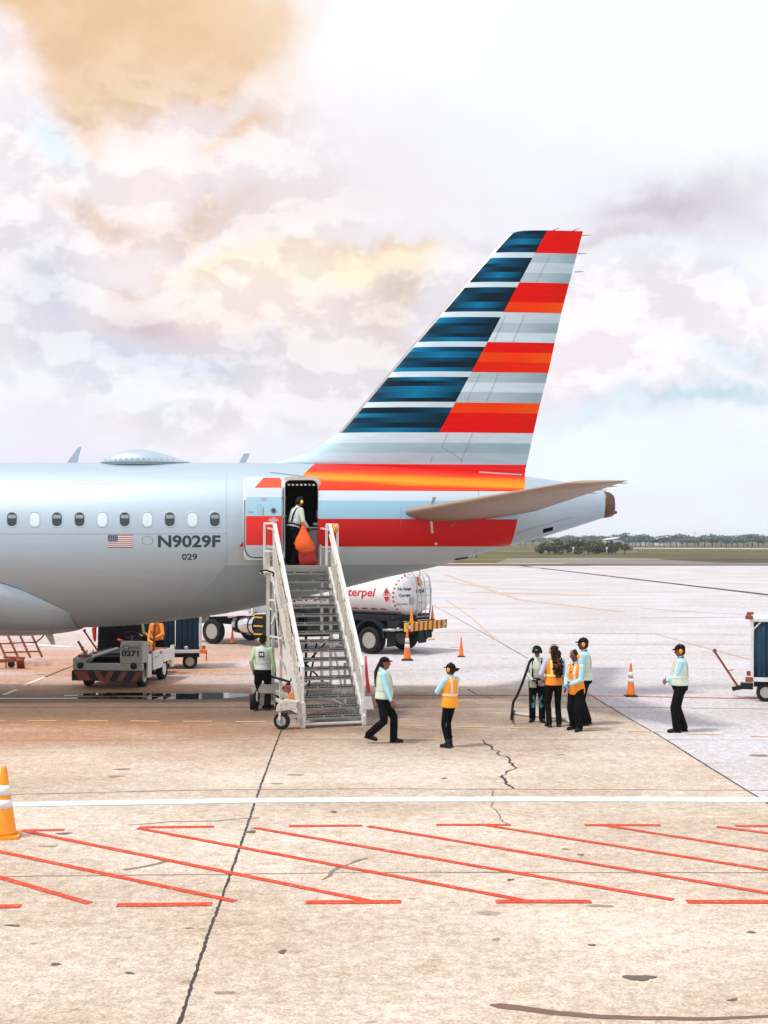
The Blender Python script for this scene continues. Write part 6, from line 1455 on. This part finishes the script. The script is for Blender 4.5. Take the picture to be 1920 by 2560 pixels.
        if o.get('muffs'):
            m_ = o['muffs']
            for sd in (-1, 1):
                b = MB(); a_ = Matrix.Rotation(0, 3, 'X'); c0 = H_(sd*.078,-.005,-.002); c1 = H_(sd*.118,-.005,-.002); rg_ = []
                for t_, r_ in ((0,.036),(.25,.043),(.6,.043),(.9,.034),(1.,.02)):
                    c_ = c0.lerp(c1, t_); rg_.append([c_+HR @ Vector((0, r_*.85*math.cos(2*PI*i/18), r_*1.1*math.sin(2*PI*i/18))) for i in range(18)])
                b.loft(rg_); b.build('ear_defender', M[m_], root)
            b = MB(); hb = [H_(.104*math.cos(R(a)), -.012, .03+.115*math.sin(R(a))) for a in range(0, 181, 12)]
            if o.get('behind'): hb = [H_(.104*math.cos(R(a)), -.01-.115*math.sin(R(a)), -.0) for a in range(0, 181, 12)]
            b.tube(hb, .007, 6); b.build('ear_defender_band', M['blackp'], root)
    def hand_pos(s, sd): return s.root.matrix_basis @ s.J['wr', sd]
def back_logo(f, m='cap', z=1.30, w=.13):
    b = MB(); rx, ry, cy = f.ring_(z, 1.06); y = cy-ry-.032
    b.add([f.up((x, y, z+q)) for x, q in ((-w/2,-w/2),(w/2,-w/2),(w/2,w/2),(-w/2,w/2))], [(3,2,1,0)]); b.cur = 1
    vs, fs = text2d('M', .04); b.add([f.up((-w*.32+w*.64*x, y-.006, z-w*.3+w*.6*q)) for x, q in vs], fs); b.build('back_logo', [M[m], M['white']], f.root, fix=False)
G = 'ground crew on the apron'
# 1 walking woman, faces +x
f1 = Fig('woman in pale lime vest with a long ponytail striding beside the foot of the stairs', 958, 1857, -97, 1.70, dict(vest='vlime', shirt='cyan', hair='pony', cap='cap', badge=1, open=1, curl=25, fit=1.2, vlen=.92, band='bandy' if 0 else 'vgrey'),
    lean=2, feet={1: (.07,-.26,.085,4,.0), -1: (-.08,.22,0,4)}, hands={-1: (-.235,-.15,.85,-.3,-1,0), 1: (.25,.20,.88,.3,-1,0)}, head=(0,-3), grp=G, belly=.03)
# 2 woman in amber vest, faces -x and away a little
f2 = Fig('worker in plain amber vest with folded arms, standing alone near the striding woman', 1124, 1868, 42, 1.60, dict(vest='vamber', shirt='cyan', hair='low', cap='cap', muffs='muffo', collar='afwhite', skin='skind', fit=.80, vlen=.84, band='bandp'),
    lean=-3, feet={-1: (-.10,-.02,0,6), 1: (.02,.02,0,-6)}, hands={-1: (-.03,.21,1.14,-.6,.5,-1,1,-.1,.1,0,-1,0), 1: (.03,.19,1.10,.6,.5,-1,-1,-.1,.1,0,-1,0)}, head=(14,2), grp=G)
# 3 man with hose, faces camera and left
f3 = Fig('bareheaded-looking worker in dark cap and harness bent over the hose end, leftmost of the group', 1343, 1805, 172, 1.66, dict(vest='vlime', shirt='vgrey', cap='cap', badge=1, muffs='blackp', harness=1, curl=70, fit=1.16, gloves='cap', vlen=.94),
    lean=6, feet={-1: (-.11,.02,0,16), 1: (.11,-.03,0,-14)}, hands={-1: (-.09,.22,1.02,-.8,-.5,0,.7,.5,0,0,0,-1), 1: (.10,.22,1.0,.8,-.5,0,-.7,.5,0,0,0,-1)}, head=(-8,22), grp=G)
f3.root['label'] = 'worker in dark cap and black harness looking down, leftmost of the group of four'
b = MB(); b.box((.09,.17,.90), (.16,.05,.2)).box((-.10,.17,.92),(.14,.05,.16)); b.build('tool_pouch', M['grey'], f3.root, bevel=.02)
bb = mat('teal_work_trouser_patch', (.02,.20,.22), .6, var=.6, scale=14, bump=.3)
b = MB()
for sd in (-1, 1):
    k0, a0 = f3.J['kn', sd], f3.J['ank', sd]; b.add([k0+Vector((x-sd*.02,.074-abs(x)*.3,z)) for x, z in ((-.03,.16),(.02,.10),(.045,.02),(.03,-.12),(.0,-.15),(-.045,-.11),(-.03,.0))], [tuple(range(7))], False)
o = b.build('knee_patch', bb, f3.root, fix=False)
# 4 curly haired woman, back to camera
f4 = Fig('woman with long dark curly hair in an orange vest with yellow bands', 1385, 1817, 8, 1.72, dict(vest='vorange', shirt='lav', hair='curly', muffs='muffo', band='bandy', fit=1.0, curl=30, vlen=.90),
    lean=1, feet={-1: (-.11,.0,0,8), 1: (.11,.02,0,-8)}, hands={-1: (-.20,.17,1.02,-.6,-.8,0), 1: (.27,.05,.86,.4,-1,0)}, head=(14,6), grp=G)
# 6 tall man behind
f6 = Fig('tall man in dark cap and pale lime vest standing at the back of the group', 1462, 1812, 84, 1.86, dict(vest='vlime', shirt='cyan', cap='cap', muffs='muffo', skin='skind', collar='cap', fit=1.15, vlen=.90),
    lean=2, feet={-1: (-.10,.03,0,6), 1: (.10,-.05,0,-6)}, hands={-1: (-.10,.30,1.06,-.5,-1,0,.3,.9,0,0,0,-1), 1: (.12,.30,1.05,.5,-1,0,-.3,.9,0,0,0,-1)}, head=(0,0), grp=G)
# 5 woman with bun
f5 = Fig('woman with hair in a bun and blue gloves looking down at her hands', 1441, 1826, 132, 1.66, dict(vest='vorange', shirt='cyan', hair='bun', muffs='muffo', skin='skind', band='bandp', collar='cyan', scarf='cap', fit=1.2, gloves='glove', curl=60, vlen=.80),
    lean=5, feet={-1: (-.12,.06,0,14), 1: (.12,-.04,0,-10)}, hands={-1: (-.05,.26,1.05,-.7,-.7,0,.8,.5,-.1,0,0,-1), 1: (.07,.27,1.02,.7,-.7,0,-.8,.5,-.1,0,0,-1)}, head=(6,24), grp=G)
# 7 lone man on the right
f7 = Fig('lone man at right in cyan shirt and pale lime vest, hands clasped at his belly', 1701, 1830, 84, 1.80, dict(vest='vlime', shirt='cyan', cap='cap', muffs='muffo', skin='skin', collar='cap', fit=1.24, curl=55, vlen=.94),
    lean=0, feet={-1: (-.09,.10,0,10), 1: (.10,-.06,0,-4)}, hands={-1: (-.03,.27,1.02,-.6,-1,.1,.7,.6,-.1,0,-1,0), 1: (.06,.27,1.00,.6,-1,.1,-.7,.6,-.1,0,-1,0)}, head=(2,6), grp=G, belly=.05)
# 8 man behind the stairs
f8 = Fig('worker with a black letter logo on the back beside the stairs mast', 657, 1776, -6, 1.76, dict(vest='vgrey', shirt='limes', cap='cap', muffs='muffy', behind=1, curl=35, fit=1.18, vlen=.94, band='vgrey'),
    lean=1, feet={-1: (-.16,-.06,0,8), 1: (.10,.06,0,-8)}, hands={-1: (-.24,.05,.92,-.5,-1,0), 1: (.30,.02,.80,.5,-1,0)}, head=(0,10), grp=G); back_logo(f8)
# 9 person in the doorway
f9 = Fig('worker with lime ear defenders standing in the aircraft doorway with a rubbish bag', 732, 1405, -52, 1.68, dict(vest='vgrey', shirt='vlime', muffs='muffy', harness=1, curl=80, fit=1.25, vlen=.96, band='band'),
    lean=16, feet={-1: (-.14,.05,0,8), 1: (.08,-.03,0,-8)}, hands={-1: (.04,.32,1.04,-.5,-.8,0,.3,.6,-.6,0,0,-1), 1: (.18,.30,1.05,.5,-.8,0,.0,.6,-.6,0,0,-1)}, head=(4,22), z=tz(16)+.136+.02, Y=30.62)
f9.root.location.z = DZB+.031
# 10 orange shirt behind the tractor, 11 green-vested
f10 = Fig('worker in a bright orange shirt bending to the left behind the grey tractor', 397, 1683.5, 150, 1.80, dict(shirt='vorange', skin='skind', fit=1.1, curl=50, cap='cap'), lean=12, feet={-1: (-.12,.05,0,8), 1: (.12,0,0,-8)},
    hands={-1: (-.22,.36,1.14,-.5,-.8,0,0,.9,-.2,0,0,-1), 1: (.05,.38,1.08,.6,-.8,0,0,.9,-.2,0,0,-1)}, head=(0,12), grp=G)
f11 = Fig('worker in pale lime vest half hidden by the belly behind the yellow boom', 338, 1682, 10, 1.80, dict(vest='vlime', shirt='limes', fit=1.), lean=2, grp=G)
# ---------- rubbish bags
def bag(name, label, prof, m, seed, loc, tilt=0, wob=.10):
    rr = random.Random(seed); ph = [rr.uniform(0, 6) for _ in range(6)]; b = MB(); rings = []
    n = 44
    for z, r_ in prof:
        rings.append([Vector((r_*math.cos(2*PI*i/n)*(1+wob*math.sin(3*2*PI*i/n+ph[0]+z*9)+wob*.6*math.sin(7*2*PI*i/n+ph[1]+z*14)+wob*.4*math.sin(11*2*PI*i/n+ph[2]-z*20))+tilt*z, r_*.8*math.sin(2*PI*i/n)*(1+wob*math.sin(4*2*PI*i/n+ph[3]+z*7)), z)) for i in range(n)])
    b.loft(rings); o = b.build(name, M[m]); o.location = loc; return tag(o, label, 'rubbish bag')
p = at(789, 1405, 30.42)
bag('rubbish_bag', 'dark red rubbish bag standing on the door sill under the orange one', [(0,.10),(.03,.19),(.15,.21),(.30,.20),(.42,.17),(.47,.08)], 'bagr', 3, (p.x-.19, 30.42, DZB+.035))
bag('rubbish_bag', 'crumpled bright orange rubbish bag hanging from the worker\'s hand in the doorway', [(0,.03),(.04,.15),(.12,.215),(.24,.21),(.38,.15),(.52,.085),(.62,.045),(.70,.03),(.74,.05)], 'bago', 8, (p.x-.23, 30.27, DZB+.33), -.09, .13)
# ---------- the hose
b = MB(); Yh = 27.55
P = [at(x, y, Yh-.1) for x, y in ((1335,1650),(1330,1648),(1324,1656),(1315,1682),(1304,1712),(1292,1740),(1283,1758))]+[Vector((at(1279,1772,Yh).x, Yh, .10)), gd(1283,1779,.035), gd(1289,1783,.035)]
def smooth_path(P, k=4):
    out = []
    for i in range(len(P)-1):
        a, b_, c, d = P[max(0,i-1)], P[i], P[i+1], P[min(len(P)-1,i+2)]
        for j in range(k): t = j/k; out.append(.5*((2*b_)+(c-a)*t+(2*a-5*b_+4*c-d)*t*t+(3*b_-a-3*c+d)*t**3))
    return out+[P[-1]]
hs = thing('hose', 'black ribbed hose looping to the ground from the worker in the black harness', 'hose', tuple(gd(1290,1783)))
b = MB(); sp_ = smooth_path(P, 12); b.tube(sp_, [.026+(.004 if i % 2 else 0) for i in range(len(sp_))], 10); b.build('ribbed_section', M['hose'], hs, world=True)
b = MB(); b.tube(smooth_path([gd(1289,1783,.035), gd(1310,1787,.035), gd(1336,1789,.035), gd(1370,1791,.035), gd(1400,1795,.035), gd(1420,1802,.035), gd(1432,1808,.035)], 5), .032, 8); b.build('pale_section', M['hosew'], hs, world=True)
b = MB(); b.cyl(gd(1424,1811,.04), gd(1434,1811,.04), .05, 10); b.build('end_coupling', M['cap'], hs, world=True)
# ================================================================ separate the pieces of repeated small parts
def explode(o):
    me = o.data; n = len(me.vertices); par = list(range(n))
    def find(i):
        while par[i] != i: par[i] = par[par[i]]; i = par[i]
        return i
    for e in me.edges:
        a, b_ = find(e.vertices[0]), find(e.vertices[1])
        if a != b_: par[a] = b_
    gr = {}
    for p in me.polygons: gr.setdefault(find(p.vertices[0]), []).append(p.index)
    if len(gr) < 2: return
    for g in list(gr.values()):
        mp = {}; vs = []; fs = []; mi_ = []; sm_ = []
        for fi in g:
            f_ = []
            for v in me.polygons[fi].vertices:
                if v not in mp: mp[v] = len(vs); vs.append(me.vertices[v].co.copy())
                f_.append(mp[v])
            fs.append(f_); mi_.append(me.polygons[fi].material_index); sm_.append(me.polygons[fi].use_smooth)
        m2 = bpy.data.meshes.new(me.name); m2.from_pydata(vs, [], fs)
        for m_ in me.materials: m2.materials.append(m_)
        m2.polygons.foreach_set('material_index', mi_); m2.polygons.foreach_set('use_smooth', sm_); m2.update()
        c = o.copy(); c.data = m2; COL.objects.link(c)
    bpy.data.objects.remove(o)
for o in list(bpy.data.objects):
    if o.type == 'MESH' and o.parent and not kids(o) and o.name.split('.')[0] in ('body_panel', 'door_hinge', 'reflective_strap', 'rudder_gap', 'static_wick', 'stabilizer_wick', 'galley_item', 'frame_fastener', 'tail_lamp', 'mudguard', 'tank_strap', 'cab_window', 'eyes', 'corner_bumper', 'headlight_lens', 'step_tread', 'boom_rail', 'underrun_bracket', 'tool_pouch', 'knee_patch', 'dome_fastener', 'side_reflector', 'edge_reflector'):
        if o.name.startswith('eyes'): o.name = 'eye'
        explode(o)
